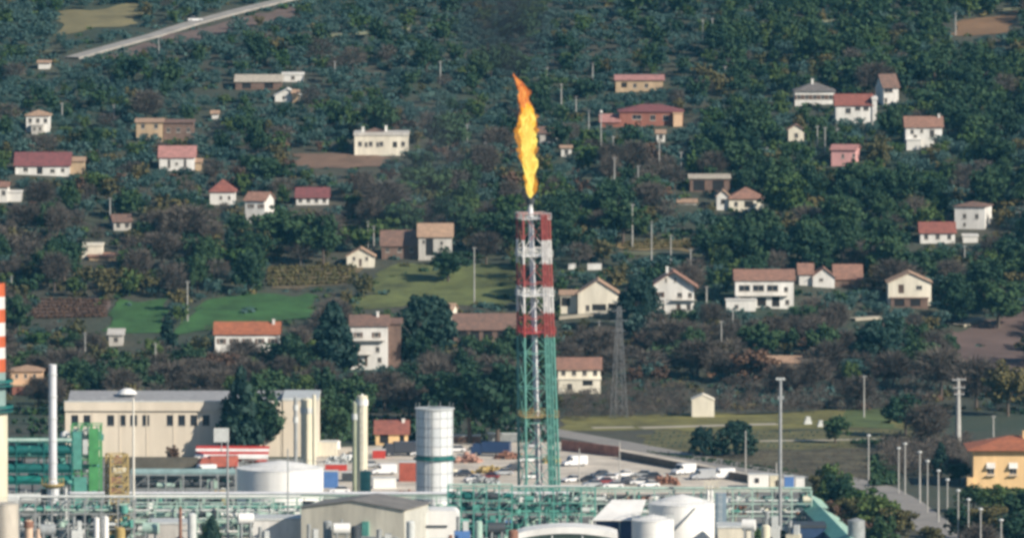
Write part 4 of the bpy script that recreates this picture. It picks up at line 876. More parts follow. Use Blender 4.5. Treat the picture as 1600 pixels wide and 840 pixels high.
# ---- flare tower
P, s = G(843, 824); topz = (824-335)/s
tower = thing('flare_tower', 'tall lattice flare tower, red and white above, green below, with the burning tip', 'flare tower', P, 0)
def bands(name, edges, cols, base, axis=2):
    """paint whose colour changes at given heights of the thing itself"""
    m = bpy.data.materials.new(name); m.use_nodes = True; t = m.node_tree; n = t.nodes; b = n['Principled BSDF']; b.inputs['Roughness'].default_value = .5
    tc = n.new('ShaderNodeTexCoord'); sp = n.new('ShaderNodeSeparateXYZ'); mr = n.new('ShaderNodeMapRange'); rp = n.new('ShaderNodeValToRGB'); rp.color_ramp.interpolation = 'CONSTANT'
    top = max(edges)+1; mr.inputs['From Max'].default_value = top
    t.links.new(tc.outputs['Object'], sp.inputs[0]); t.links.new(sp.outputs[axis], mr.inputs[0]); t.links.new(mr.outputs[0], rp.inputs[0])
    e = rp.color_ramp.elements; e[0].color = (*base, 1); e[1].position = edges[0]/top; e[1].color = (*cols[0], 1)
    for z, c in zip(edges[1:], cols[1:]): k = e.new(z/top); k.color = (*c, 1)
    nz = n.new('ShaderNodeTexNoise'); nz.inputs['Scale'].default_value = .8; mx = n.new('ShaderNodeMix'); mx.data_type = 'RGBA'; mx.blend_type = 'MULTIPLY'; mx.inputs[0].default_value = .35
    t.links.new(tc.outputs['Object'], nz.inputs['Vector']); t.links.new(rp.outputs[0], mx.inputs[6]); t.links.new(nz.outputs[0], mx.inputs[7]); t.links.new(mx.outputs[2], b.inputs['Base Color'])
    return m
ed = [(824-r)/s for r in (528, 490, 449, 413, 376)]; rd_, wh_ = (0.40,0.085,0.075), (0.80,0.78,0.76)
M_band = bands('red and white tower paint', ed, [rd_, wh_, rd_, wh_, rd_], (0.14,0.38,0.32))
xl = lambda px: (px-843)/s
def corner(i, z):
    f = z/topz; L = xl(811)+(xl(807.5)-xl(811))*f; Rr = xl(876)+(xl(858)-xl(876))*f; c = (L+Rr)/2; hw = (Rr-L)/2
    a = R(38); dx, dy = [(-1,-1),(1,-1),(1,1),(-1,1)][i]; k = hw/(math.cos(a*.35)+math.sin(a*.35)); aa = a*.35
    return Vector((c+k*(dx*math.cos(aa)-dy*math.sin(aa)), 4.5+k*(dx*math.sin(aa)+dy*math.cos(aa)), z))
for i in range(4): MB().tube(corner(i, -.3), corner(i, topz), .25, .22, 10).build('leg', M_band, tower)
nl = 9; lv = [topz*k/nl for k in range(nl+1)]
for k in range(nl):
    for i in range(4):
        j = (i+1) % 4; a, b, c, d = corner(i, lv[k]), corner(j, lv[k]), corner(i, lv[k+1]), corner(j, lv[k+1])
        MB().beam(a, d, .12).build('brace', M_band, tower); MB().beam(b, c, .12).build('brace', M_band, tower); MB().beam(c, d, .18).build('crossbar', M_band, tower)
# riser panel, cable tray and ladder on the right face
for k, (u, r, y) in enumerate(((.70,.18,-.9),(.82,.14,-.8),(.90,.18,-.7))):
    def q(z): a, b = corner(0, z), corner(1, z); return a.lerp(b, u)+Vector((0, y, 0))
    MB().tube(q(0), q(topz), r, n=8).build('riser_pipe', M_band, tower)
def q2(z, u): a, b = corner(0, z), corner(1, z); return a.lerp(b, u)+Vector((0, -.35, 0))
tr = MB()
for z0 in np.arange(0, topz-1, 2.0): a, b, c, d = q2(z0, .70), q2(z0, .90), q2(z0+1.2, .90), q2(z0+1.2, .70); tr.add([a,b,c,d,a+Vector((0,.1,0)),b+Vector((0,.1,0)),c+Vector((0,.1,0)),d+Vector((0,.1,0))], [(0,1,2,3),(7,6,5,4),(0,3,7,4),(1,5,6,2),(3,2,6,7),(0,4,5,1)])
tr.build('cable_tray', M_band, tower)['kind'] = 'stuff'
for rw in (343, 401, 463, 521, 652):
    z = (824-rw)/s; A = [corner(i, z) for i in range(4)]; m_ = {343: M_lgrey, 652: M_yel, 521: M_red}.get(rw, M_white)
    pf = MB(); c0 = sum(A, Vector())/4; A2 = [c0+(p-c0)*1.12 for p in A]
    pf.add([*A2, *[p+Vector((0,0,.15)) for p in A2]], [(3,2,1,0),(4,5,6,7),(0,1,5,4),(1,2,6,5),(2,3,7,6),(3,0,4,7)]); k = pf.build('platform', m_, tower); r_ = MB()
    for i in range(4):
        a, b = A2[i], A2[(i+1) % 4]
        for hh in (.6, 1.15): r_.beam(a+Vector((0,0,hh)), b+Vector((0,0,hh)), .09)
        for f in np.linspace(0, .85, 6): p = a.lerp(b, f); r_.beam(p, p+Vector((0,0,1.15)), .08)
    r_.build('railing', m_, k)
fs = lambda z: Vector((xl(845)+(xl(829)-xl(845))*z/topz, 3.2, z))
MB().tube(fs(0), fs(topz*.40), .72, .62, 16).build('flare_riser', mat('pale riser paint', (0.66,0.60,0.58), .5, .25, .5), tower)
MB().tube(fs(topz*.40), fs(topz+1.2), .60, .52, 16).build('flare_riser', mat('grey white riser paint', (0.74,0.74,0.76), .45, .2, .5), tower)
tip = Vector((xl(829), 3.2, (824-310)/s)); MB().tube(fs(topz+1.2), tip-Vector((0,0,1.1)), .42, n=14).build('tip_pipe', M_lgrey, tower)
MB().tube(tip-Vector((0,0,1.1)), tip, .75, .85, 16).build('burner_tip', M_drk, tower)
keep_rect(800, 880, 330, 820, P.y, 6)

# ---- flame
def lin(pts, v):
    for (a, b), (c, d) in zip(pts[:-1], pts[1:]):
        if a >= v >= c or a <= v <= c: return b+(d-b)*(v-a)/(c-a)
    return pts[-1][1]
FC = [(312,829),(300,829),(285,830),(265,829),(245,826),(225,824.5),(205,824),(185,826),(170,823),(158,818),(146,819),(134,813),(124,806),(117,802)]
FW = [(312,3.5),(304,5.5),(292,7.6),(275,7.0),(262,9.5),(248,8.8),(236,11.5),(222,10.8),(208,13.2),(196,11.5),(184,12.6),(176,10),(166,8),(158,7.6),(148,8.6),(136,6.0),(126,3.4),(117,0.6)]
fl = thing('flame', 'tall yellow and orange gas flame leaning left at the tip of the flare', 'flame', P+tip, 0, None, None)
def flame_mesh(name, r0, r1, wk, m, seed, amp, dx=0, nr=110, ns=44, yo=0):
    V, F, Hh = [], [], []
    for j in range(nr+1):
        row = r0+(r1-r0)*j/nr; cx = lin(FC, row)+dx; wd = lin(FW, row)*wk; tp = min(1, (nr-j)/8, (j+1)/5)
        for i in range(ns):
            a = 2*math.pi*i/ns; zz = (824-row)/s
            q = noise.fractal((math.cos(a)*1.3+seed, math.sin(a)*1.3, zz*.42), 1.0, 2.1, 4)
            q2_ = noise.noise((math.cos(a)*.7+seed*2, math.sin(a)*.7, zz*.16))
            rr = max(.03, wd/s*(1+amp*q+amp*.6*q2_)*tp)
            V.append((xl(cx)-tip.x+rr*math.cos(a), yo+rr*math.sin(a), zz-tip.z+.5*amp*q)); Hh.append(q)
    for j in range(nr):
        for i in range(ns): F.append((j*ns+i, j*ns+(i+1) % ns, (j+1)*ns+(i+1) % ns, (j+1)*ns+i))
    me = bpy.data.meshes.new(name); me.from_pydata(V, [], F); me.materials.append(m); me.polygons.foreach_set('use_smooth', [True]*len(F))
    me.attributes.new('heat', 'FLOAT', 'POINT').data.foreach_set('value', Hh); return link(name, me, fl)
def flame_mat(name, c0, c1, c2, st, alpha):
    m = bpy.data.materials.new(name); m.use_nodes = True; t = m.node_tree; n = t.nodes; n.clear()
    o_ = n.new('ShaderNodeOutputMaterial'); e_ = n.new('ShaderNodeEmission'); e_.inputs['Strength'].default_value = st
    tc = n.new('ShaderNodeTexCoord'); mp = n.new('ShaderNodeMapping'); mp.inputs['Scale'].default_value = (.75, .75, .38)
    nz = n.new('ShaderNodeTexNoise'); nz.inputs['Scale'].default_value = 1.2; nz.inputs['Detail'].default_value = 5; nz.inputs['Distortion'].default_value = .8
    t.links.new(tc.outputs['Object'], mp.inputs[0]); t.links.new(mp.outputs[0], nz.inputs['Vector'])
    ha = n.new('ShaderNodeAttribute'); ha.attribute_name = 'heat'
    sp = n.new('ShaderNodeSeparateXYZ'); t.links.new(tc.outputs['Object'], sp.inputs[0])
    mr = n.new('ShaderNodeMapRange'); mr.inputs['From Min'].default_value = 12; mr.inputs['From Max'].default_value = 25; mr.inputs['To Min'].default_value = 0; mr.inputs['To Max'].default_value = -.42
    t.links.new(sp.outputs[2], mr.inputs[0])
    a1 = n.new('ShaderNodeMath'); a1.operation = 'MULTIPLY_ADD'; a1.inputs[1].default_value = .35; t.links.new(ha.outputs['Fac'], a1.inputs[0]); t.links.new(nz.outputs[0], a1.inputs[2])
    a2 = n.new('ShaderNodeMath'); a2.operation = 'ADD'; t.links.new(a1.outputs[0], a2.inputs[0]); t.links.new(mr.outputs[0], a2.inputs[1])
    rp = n.new('ShaderNodeValToRGB'); e = rp.color_ramp.elements; e[0].position = .05; e[0].color = (*c0, 1); e[1].position = .47; e[1].color = (*c2, 1); k = e.new(.26); k.color = (*c1, 1)
    t.links.new(a2.outputs[0], rp.inputs[0]); t.links.new(rp.outputs[0], e_.inputs[0])
    if alpha < 1:
        tr_ = n.new('ShaderNodeBsdfTransparent'); mx = n.new('ShaderNodeMixShader'); r2 = n.new('ShaderNodeMapRange'); r2.inputs['From Min'].default_value = .35; r2.inputs['From Max'].default_value = .62; r2.inputs['To Max'].default_value = alpha
        t.links.new(nz.outputs[0], r2.inputs[0]); t.links.new(r2.outputs[0], mx.inputs[0]); t.links.new(tr_.outputs[0], mx.inputs[1]); t.links.new(e_.outputs[0], mx.inputs[2]); t.links.new(mx.outputs[0], o_.inputs[0])
    else: t.links.new(e_.outputs[0], o_.inputs[0])
    return m
FM1 = flame_mat('flame core', (0.80,0.18,0.02), (1.0,0.44,0.02), (1.0,0.80,0.16), 1.05, 1)
FM2 = flame_mat('flame edge', (0.40,0.07,0.02), (0.80,0.20,0.02), (0.95,0.38,0.03), .9, .6)
flame_mesh('flame_core', 311, 156, .80, FM1, 3.1, .8)
flame_mesh('flame_envelope', 309, 121, 1.02, FM2, 8.4, 1.0, nr=140)
flame_mesh('flame_tip', 172, 117, .80, flame_mat('flame tip', (0.60,0.13,0.04), (0.95,0.30,0.07), (1.0,0.50,0.12), .9, 1), 5.7, .8, nr=50)
keep_rect(806, 846, 120, 310, P.y, 6)

# ---- chimney at left edge, slim stack
Pq, s_ = G(-10, 846); st_ = thing('striped_chimney', 'orange and white striped chimney cut by the left edge', 'chimney', Pq, 0)
ed = [(846-r)/s_ for r in (580, 560, 541, 524, 503, 482, 463, 441)][::1]
org = (0.62,0.13,0.04); Mst = bands('orange and white chimney paint', ed, [org, wh_, org, wh_, org, wh_, org, org], (0.28,0.40,0.38))
hc = (846-441)/s_; MB().lathe([(2.75,-.3),(2.5,hc*.4),(2.35,hc),(2.1,hc),(2.1,hc-1)], 28).build('shaft', Mst, st_)
for rw in (600, 640): z = (846-rw)/s_; k = MB().lathe([(2.5,z-.2),(3.9,z-.2),(3.9,z),(2.5,z)], 28).build('platform', M_dteal, st_); MB().lathe([(3.85,z+.5),(3.9,z+.5),(3.9,z+1.1),(3.85,z+1.1)], 28).build('railing', M_dteal, k)
MB().lathe([(2.78,-.3),(2.78,(846-645)/s_),(2.6,(846-640)/s_)], 28).build('base_shell', M_cream, st_)
Pq, s_ = G(83, 850); sk = thing('steel_stack', 'slim silver steel stack with an ochre ring platform at the left', 'stack', Pq, 0)
h = (850-568)/s_; zp = (850-755)/s_
MB().lathe([(.98,zp),(.80,zp+.8),(.76,h),(.6,h),(.6,h-.5)], 24).build('upper_shaft', M_alu, sk); MB().lathe([(1.15,-.3),(1.15,zp-.5),(1.0,zp)], 24).build('lower_shaft', M_alu, sk)
k = MB().lathe([(1.05,zp-.9),(2.2,zp-.25),(2.2,zp),(1.0,zp)], 20).build('platform', M_yel, sk); r_ = MB()
for i in range(14): a = i*2*math.pi/14; r_.beam((2.15*math.cos(a),2.15*math.sin(a),zp), (2.15*math.cos(a),2.15*math.sin(a),zp+1.1), .07)
r_.lathe([(2.1,zp+1.05),(2.2,zp+1.05),(2.2,zp+1.12),(2.1,zp+1.12)], 20).build('railing', M_yel, k)
for z in np.arange(zp+4, h-1, 4.2): MB().lathe([(.80,z),(.90,z),(.90,z+.2),(.80,z+.2)], 24).build('flange', M_lgrey, sk)
MB().tube((-1.8,.5,-.3), (-1.8,.5,zp-1), .55, n=14).build('side_pipe', M_drk, sk); ladder(sk, .1, -1.3, 0, zp, M_lgrey)

# ---- warehouse
Pq, s_ = G(300, 713); s0 = s_
wh = thing('warehouse', 'long beige warehouse with a row of small dark windows and grey roof', 'warehouse', Pq, 0, None, (235, 660, 'the warehouse windows'))
X = lambda px: (px-300)/s_; Z = lambda row: (713-row)/s_
wins = [(X(p), Z(656), 11/s_, 16/s_, 'w') for p in (117,136,173,191,209,228,266,284,303,322)]
block(wh, X(103), X(440), -1, Z(641), Z(622), 'mono', 20, 'beige', 'slate', wins, 0, .02)
MB().box(X(101), X(440)+.01, -.45, -.003, Z(641), Z(627)).build('parapet', W['beige'], wh)
MB().box(X(101)-.05, X(440)+.01, -.5, -.46+.45+.0, Z(627)+.003, Z(627)+.25).build('coping', M_lgrey, wh)
MB().lathe([(0,1.2),(.8,1.1),(1.6,.7),(2.2,0)], 16, (X(195), 14, Z(626)+.5)).build('skylight', M_white, wh)
for i in range(9):
    x = X(103)+(X(440)-X(103))*(i+.0)/8.0; MB().box(x-.12, x+.12, -.09, -.004, -.5, Z(642)).build('pilaster', W['beige'], wh)
w2 = thing('warehouse_wing', 'taller flat topped beige wing with thin grey roof edge at the right of the warehouse', 'warehouse', G(470, 713)[0], 0, None, (470, 650, 'the warehouse wing'))
X2 = lambda px: (px-470)/s_
block(w2, X2(440)+.3, X2(497), -1, Z(625), Z(621), 'flat', 22, 'beige', M_lgrey, [(X2(484), Z(690), .8, 2.2, 'd')], 0, .3)
MB().box(X2(489), X2(497)+.1, -.55, -.003, -1, Z(626)).build('corner_pier', W['cream'], w2)
for _w in wh.children:
    if _w.name.startswith('window'): _w.data = _w.data.copy(); _w.data.materials[0] = M_drk
keep_rect(104, 338, 612, 705, Pq.y, 5); keep_rect(430, 497, 612, 705, Pq.y, 5)
# low dark wall and bushes in front of the warehouse
o = MB().box(-8.5, 8.5, -.3, .3, -.5, 2.6).build('yard_wall', mat('dark stained wall', (0.13,0.12,0.095), .95, .4, .3), None, G(246, 733)[0]); tag(o, 'dark stained low wall in front of the beige warehouse', 'wall')
# ---- columns
def column(px, base, top, wpx, m, label, cap=M_lgrey, ringr=(), name='process_column', land=None, lad=True):
    Pq, s_ = G(px, base); h = (base-top)/s_; r = wpx/2/s_; t = thing(name, label, 'column', Pq, 0)
    MB().lathe([(r,-.3),(r,h-r*.12),(r*.9,h),(0,h+.05)], 22).build('shell', m, t)
    for rw in ringr: z = (base-rw)/s_; MB().lathe([(r+.02,z-.6),(r+.14,z-.6),(r+.14,z+.6),(r+.02,z+.6)], 20).build('ring', cap, t)
    MB().tube((0,0,h-.05), (0,0,h+.3), r*.25, n=8).build('nozzle', cap, t)
    if lad: ladder(t, 0, -r-.15, 0, h-.3, cap)
    return t
column(480,758,622,20,M_cream,'stout cream column standing before the warehouse wing',ringr=(640,),lad=False)
column(462,762,620,6,M_grey,'thin dark grey column left of the stout cream one',ringr=(636,655),lad=False)
column(491,760,616,6,M_cream,'thin cream column right of the stout cream one',lad=False)
column(566,778,617,17,M_cream,'cream column with white cap between warehouse wing and silo',cap=M_white,ringr=(628,))
column(554,780,628,7,mat('olive grey column', (0.33,0.36,0.25), .6, .25),'olive grey thin column attached left of the white capped cream one',ringr=(650,),lad=False)
column(571,790,735,17,M_teal,'short squat green vessel at the foot of the white capped column',lad=False)
column(45,862,812,13,mat('peach column', (0.72,0.52,0.38), .6, .25),'short peach column with brown top low at the left',cap=M_rust,ringr=(818,),lad=False)
column(60,868,826,9,mat('peach column', (0,0,0)),'smaller peach column beside the short brown topped one',cap=M_rust,lad=False)
column(151,870,808,9,M_white,'left of two short white columns low at the left',lad=False); column(165,870,806,10,M_white,'right of two short white columns low at the left',lad=False)
column(103,846,762,5,M_lgrey,'thin light grey pipe column right of the slim steel stack',lad=False)
Pq, s_ = G(92, 790); t = thing('spherical_vessel', 'small white spherical vessel beside the slim steel stack', 'vessel', Pq, 0); z = (790-680)/s_
MB().lathe([(1.05*math.sin(a), -1.05*math.cos(a)) for a in np.linspace(0, math.pi, 12)], 18, (1.3,0,z)).build('sphere', M_white, t)
for a in (.6, 1.3, 2.0): MB().tube((a,0,-.3), (a,0,z-.7), .14, n=8).build('leg', M_teal, t)
# ---- silo of curved panels
Pq, s_ = G(679, 800); silo = thing('panelled_silo', 'large silvery silo of curved panels with a dark band', 'silo', Pq, 0)
r = 29/s_; zt = (800-637)/s_; zb_ = (800-717)/s_; npn = 14; cols_ = [mat('silver panel', (0.68,0.72,0.74), .45, .12, .4, metal=.1, streak=True), mat('pale silver panel', (0.76,0.78,0.78), .45, .12, .4, metal=.1, streak=True)]
MB().lathe([(r-.12,-.3),(r-.12,zt-.1),(0,zt+.35)], 40).build('inner_shell', mat('dark seam', (0.20,0.23,0.24), .6, .2), silo)
lvs = [0]+[zb_*k/4 for k in range(1, 5)]+[zb_+.9+(zt-zb_-.9)*k/5 for k in range(0, 6)]
for a_, b_ in zip(lvs[:-1], lvs[1:]):
    if abs((b_-a_)-.9) < .02 and abs(a_-zb_) < .01: continue
    pm = MB().lathe([(r-.1,.06),(r,.06),(r,b_-a_-.06),(r-.1,b_-a_-.06)], 4, a0=.012, a1=2*math.pi/npn-.012)
    mm = [pm.mesh('panel', c) for c in cols_]
    for i in range(npn): link('panel', mm[rng.integers(2)], silo, (0, 0, a_), i*2*math.pi/npn+.1)
MB().lathe([(r-.05,zb_+.05),(r+.55,zb_+.05),(r+.55,zb_+.35),(r+.02,zb_+.35),(r+.02,zb_+.85),(r-.05,zb_+.85)], 40).build('band', M_dteal, silo)
MB().lathe([(r+.02,zt-.15),(r+.3,zt-.15),(r+.3,zt+.1),(0,zt+.2)], 40).build('roof', M_lgrey, silo); ladder(silo, -r*.1, -r-.25, 0, zt, M_grey)
for i in range(10): a = i*2*math.pi/10; MB().beam((r*1.0*math.cos(a),r*1.0*math.sin(a),zt+.1), (r*math.cos(a),r*math.sin(a),zt+1.1), .08).build('rail_post', M_grey, silo)
# ---- tanks
def tank(px, base, top, wpx, peak, label, m=M_white, name='storage_tank', stair=True, shell=None):
    Pq, s_ = G(px, base); r = wpx/2/s_; h = (base-top)/s_; t = thing(name, label, 'tank', Pq, 0)
    MB().lathe([(r,-.3),(r,h)], 56).build('shell', shell or m, t); MB().lathe([(r+.08,h),(r+.08,h+.12),(r*.5,h+.12+peak*.6),(0,h+.12+peak)], 56).build('roof', m, t)
    for z in np.arange(h*.25, h-.2, h*.25): MB().lathe([(r,z),(r+.035,z),(r+.035,z+.08),(r,z+.08)], 56).build('weld_ring', m, t)
    k = MB(); n = 30
    for i in range(n): a = i*2*math.pi/n; k.beam((r*.98*math.cos(a),r*.98*math.sin(a),h+.1), (r*.98*math.cos(a),r*.98*math.sin(a),h+1.1), .06)
    k.lathe([(r*.98,h+1.05),(r*.98+.06,h+1.05),(r*.98+.06,h+1.12),(r*.98,h+1.12)], 40); k.build('railing', M_lgrey, t)
    if stair:
        a = MB()
        for i in range(26): an = -2.6+i*.055; z = h*i/26; a.add([(rr*math.cos(an+d), rr*math.sin(an+d), z) for rr, d in ((r+.02,0),(r+.9,0),(r+.9,.055),(r+.02,.055))]+[(rr*math.cos(an+d), rr*math.sin(an+d), z+.12) for rr, d in ((r+.02,0),(r+.9,0),(r+.9,.055),(r+.02,.055))], [(0,3,2,1),(4,5,6,7),(0,1,5,4),(1,2,6,5),(2,3,7,6),(3,0,4,7)])
        a.build('stair', M_grey, t)['kind'] = 'stuff'
    return t, r, h
tank(438,812,731,135,1.5,'big white storage tank with a shallow cone roof left of centre',stair=False)
t, r, h = tank(1065,868,786,103,1.7,'big cream white tank at lower right with a pale ladder tower on its right',stair=True)
tank(1020,884,812,66,1.0,'lower cream white tank just left of the big cream white one',stair=False)
tank(8,866,787,42,.4,'beige tank cut by the lower left corner',m=mat('beige tank', (0.55,0.50,0.42), .6, .3, .5, streak=True),stair=False)
Pq, s_ = G(1122, 862); t = thing('ladder_tower', 'tall white and blue grey ladder tower attached to the big cream white tank', 'tower', Pq, 0)
hh = (862-758)/s_
for x in (-1.9, -1.2): MB().tube((x,0,-.3), (x,0,hh), .28, n=10).build('pipe', M_white, t)
MB().box(-.5, 1.6, .3, 2.2, -.3, hh-1.5).build('shadow_block', mat('shadow blue grey', (0.22,0.30,0.37), .6, .2), t); ladder(t, .4, -.1, 0, hh, M_lgrey)  # the blue grey box paints in the shadow beside the tank
rails(t, -2.6, .4, -.6, 1.6, hh-.3, M_cream)
# low white building at bottom left behind frames
for (px, base, wpx, top, col_, lb) in [(450,872,110,812,'white','low white roofed plant building at the bottom left of the cream gabled shed'),(1150,880,56,824,'cream','small cream plant building under the right pipe rack'),(262,868,60,818,'pale','pinkish grey cabin inside the left process frame')]:
    Pq, s_ = G(px, base); t = thing('plant_building', lb, 'building', Pq, 0); w_ = wpx/s_
    block(t, -w_/2, w_/2, -.5, (base-top)/s_, (base-top)/s_+.4, 'flat', 8, col_, M_lgrey, [(-w_*.25, 2.6, 1.4, 1.4, 'w'), (w_*.25, 2.6, 1.4, 1.4, 'w'), (0, 1.3, 1.1, 2.4, 'd')], 0, .3)
# gabled shed
Pq, s_ = G(560, 880); t = thing('gabled_shed', 'cream metal shed with shallow dark grey gable roof in front of the silo', 'shed', Pq, R(-17), None, (560, 800, 'the cream gabled shed'))
Wm = (632-470)/s_/math.cos(R(17)); x0 = (470-560)/s_/math.cos(R(17)); ze = (880-794)/s_
block(t, x0, x0+Wm, -.5, ze, ze+1.5, 'gable', 15, mat('cream metal cladding', (0.64,0.60,0.49), .6, .35, .3, streak=True), mat('dark grey sheet roof', (0.23,0.215,0.195), .7, .3, .3), [(x0+Wm*.3, 3.8, 1.6, 1.4, 'w'), (x0+Wm*.62, 2.4, 3.0, 3.6, 'o')], 0, .35)
for i in range(13): y = .6+i*1.15; MB().box(x0+Wm+.003, x0+Wm+.10, y-.18, y+.18, -.3, ze-.4).build('wall_rib', M_lgrey, t)
MB().box(x0+Wm*.55, x0+Wm*.95, -2.4, -.003, 5.0, 5.3).build('canopy', M_grey, t); MB().box(x0+Wm*.60, x0+Wm*.66, -.5, -.003, 5.31, 8.0).build('green_vent', M_teal, t)
# white arch building
Pq, s_ = G(690, 872); t = thing('white_arch_building', 'white rounded corner building with a teal door beside the gabled shed', 'building', Pq, 0)
w_ = 56/s_; h = (872-797)/s_; pr = [(-w_/2,-.3),(w_/2,-.3)]+[(w_/2-1.2+1.2*math.cos(a), h-1.2+1.2*math.sin(a)) for a in np.linspace(0, 1.57, 6)]+[(-w_/2+1.2*math.cos(a)+1.2, h-1.2+1.2*math.sin(a)) for a in np.linspace(1.57, 3.14, 6)]
MB().prism(pr, 'y', 0, 9).build('wall', M_white, t); MB().box(-w_*.38, w_*.12, -.08, -.004, -.2, h*.42).build('door', M_teal, t); MB().box(-w_*.42, w_*.16, -.3, -.004, h*.66, h*.70).build('ledge', M_drk, t); MB().box(w_*.22, w_*.3, -.2, -.004, 1.5, h*.5).build('switch_box', M_rust, t)
# canopies
Pq, s_ = G(886, 872); t = thing('curved_canopy', 'curved white canopy at the bottom centre right of the flare tower foot', 'canopy', Pq, 0)
w_ = 158/s_; h = (872-821)/s_; n = 16; pr = [(-w_/2+w_*i/n, h-1.3+1.3*math.sin(math.pi*i/n)**.7) for i in range(n+1)]
MB().prism(pr+[(x, z-1.2) for x, z in pr[::-1]], 'y', -2, 7).build('roof', M_white, t)
for x in (-w_*.45, -w_*.15, w_*.15, w_*.45):
    for y in (-1.5, 6.5): MB().tube((x,y,-.3), (x,y,h-1.2), .15, n=8).build('post', M_lgrey, t)
MB().box(-w_*.4, w_*.4, 5, 6, -.3, h-2).build('back_wall', M_pteal, t)
Pq, s_ = G(968, 862); t = thing('sloped_canopy', 'pale sloped canopy with deep blue shade beneath, left of the cream tanks', 'canopy', Pq, 0)
w_ = 84/s_; h = (862-812)/s_; x1 = w_/2
MB().add([(-x1,-1,h),(x1*.7,-1,h),(x1,8,h+3.0),(-x1*.25,8,h+3.0),(-x1,-1,h+.25),(x1*.7,-1,h+.25),(x1,8,h+3.25),(-x1*.25,8,h+3.25)], [(3,2,1,0),(4,5,6,7),(0,1,5,4),(1,2,6,5),(2,3,7,6),(3,0,4,7)]).build('roof', M_white, t)
MB().box(-x1+.3, x1*.6, .2, .5, -.3, h-.01).build('shade_screen', mat('shade blue wall', (0.03,0.05,0.16), .6, .2), t)  # blue wall colour paints in the shade under the canopy
for x in (-x1+.5, 0, x1*.65): MB().box(x-.15, x+.15, -.8, -.5, -.3, h-.003).build('post', M_grey, t)
MB().box(-x1*.5, x1*.7, 4.5, 5, -.3, h+1).build('back_wall', mat('shade blue wall', (0.03,0.05,0.16), .6, .2), t)
# conveyor gallery
A = G(1262, 822)[0]; Bq = G(1340, 905)[0]; t = thing('conveyor_gallery', 'teal roofed conveyor gallery running down to the right over dark blue shade', 'conveyor', A, 0, None, (1300, 800, 'the teal gallery'))
d = Bq-A; L = d.length; rz = math.atan2(d.y, d.x); t.rotation_euler[2] = rz
s_ = scale_at(A); h = (822-772)/s_; wg = 2.3
pr = [(-wg, h-2.2), (wg, h-2.2), (wg, h-.9), (0, h), (-wg, h-.9)]
rf = MB().prism([(wg+.3, h-1.0), (0, h+.12), (0, h-.1), (wg+.3, h-1.2)], 'x', 0, L).build('roof_slope', mat('pale teal sheet', (0.18,0.42,0.40), .55, .2), t)
MB().prism([(-wg-.3, h-1.0), (0, h+.12), (0, h-.1), (-wg-.3, h-1.2)], 'x', 0, L).build('roof_slope', M_teal, t)
MB().prism([(-wg, h-2.4), (wg, h-2.4), (wg, h-1.25), (-wg, h-1.25)], 'x', .2, L-.2).build('gallery_wall', mat('shade blue sheet', (0.03,0.07,0.16), .6, .3), t)  # deep blue colour puts the shade below the roof into the wall
for x in np.arange(.5, L, 7.0):
    for y in (-wg+.2, wg-.2): MB().beam((x,y,-.3), (x,y,h-2.4), .3).build('leg', M_dteal, t)
for x in np.arange(0, L, 2.2): MB().beam((x,wg+.34,h-1.0), (x,.02,h+.22), .10).build('roof_rib', M_pteal, t)
# transfer building under it
Pq, s_ = G(1262, 872); t = thing('transfer_house', 'dark blue open transfer house under the teal gallery', 'building', Pq, 0)
block(t, -2.9, 3.4, -.3, (872-824)/s_, (872-820)/s_, 'flat', 9, mat('shade blue sheet', (0,0,0)), M_drk, [(0, 2.4, 4, 3, 'o')], 0, .3)  # same blue carries on the painted shade below the gallery
Pq, s_ = G(1338, 890); t = thing('grey_hopper', 'grey hopper with pale top at the lower end of the teal gallery', 'hopper', Pq, 0)
h = (890-812)/s_; MB().lathe([(.4,h*.25),(1.6,h*.55),(1.6,h),(0,h+.5)], 16).build('body', M_grey, t)
for a, b in ((-1.3,-1.3),(1.3,-1.3),(1.3,1.3),(-1.3,1.3)): MB().beam((a,b,-.3), (a,b,h*.62), .2).build('leg', M_lgrey, t)
# scaffold tower, masts
Pq, s_ = G(183, 846); t = thing('scaffold_tower', 'ochre brown scaffold tower crowded with platforms, left of centre', 'scaffold', Pq, .3, None, (183, 760, 'the ochre scaffold'))
h = (846-708)/s_; lattice(t, 1.9, 1.7, -.3, h, 9, .13, M_yel, br=.16)
for k in range(1, 9):
    z = h*k/9; MB().box(random.uniform(-1.9,-.6), random.uniform(.2,1.8), -1.75, -1.65, z+.2, z+random.uniform(.9,1.6)).build('toe_board', random.choice([M_yel, M_cream, M_rust]), t); rails(t, -1.8, 1.8, -1.8, 1.8, z, mat('olive brown planks', (0.30,0.24,0.13), .85, .4), .9)
    MB().tube((random.uniform(-.8,.8),random.uniform(-.8,.8),z), (0,0,z+1.6), .35, n=10).build('vessel', random.choice([M_cream, M_rust, M_green]), t)
def mast(px, base, top, wpx, label, m, name='mast', lamps=False, arms=0):
    Pq, s_ = G(px, base); h = (base-top)/s_; r = wpx/2/s_; t = thing(name, label, 'mast', Pq, 0)
    MB().tube((0,0,-.3), (0,0,h), r, r*.75, 12).build('pole', m, t)
    if lamps:
        k = MB().box(-.9, .9, -.12, .12, h-.15, h).build('lamp_bar', m, t)
        for x in (-.6, 0, .6): MB().box(x-.25, x+.25, -.4, -.13, h-.3, h+.15).build('floodlight', M_lgrey, k)
        MB().box(-.5, .7, -.2, .2, h-4.0, h-3.4).build('cable_box', M_grey, t)
    return t
mast(209,852,621,4.2,'white pole in front of the beige warehouse windows',mat('white pole', (0.80,0.76,0.66), .5, .15))
mast(1219,850,590,6,'tall grey floodlight mast between the meadow and right pipe rack',M_steel,'floodlight_mast',True)
mast(356,866,688,4,'thin grey pole standing in front of the white tank left side',M_steel)
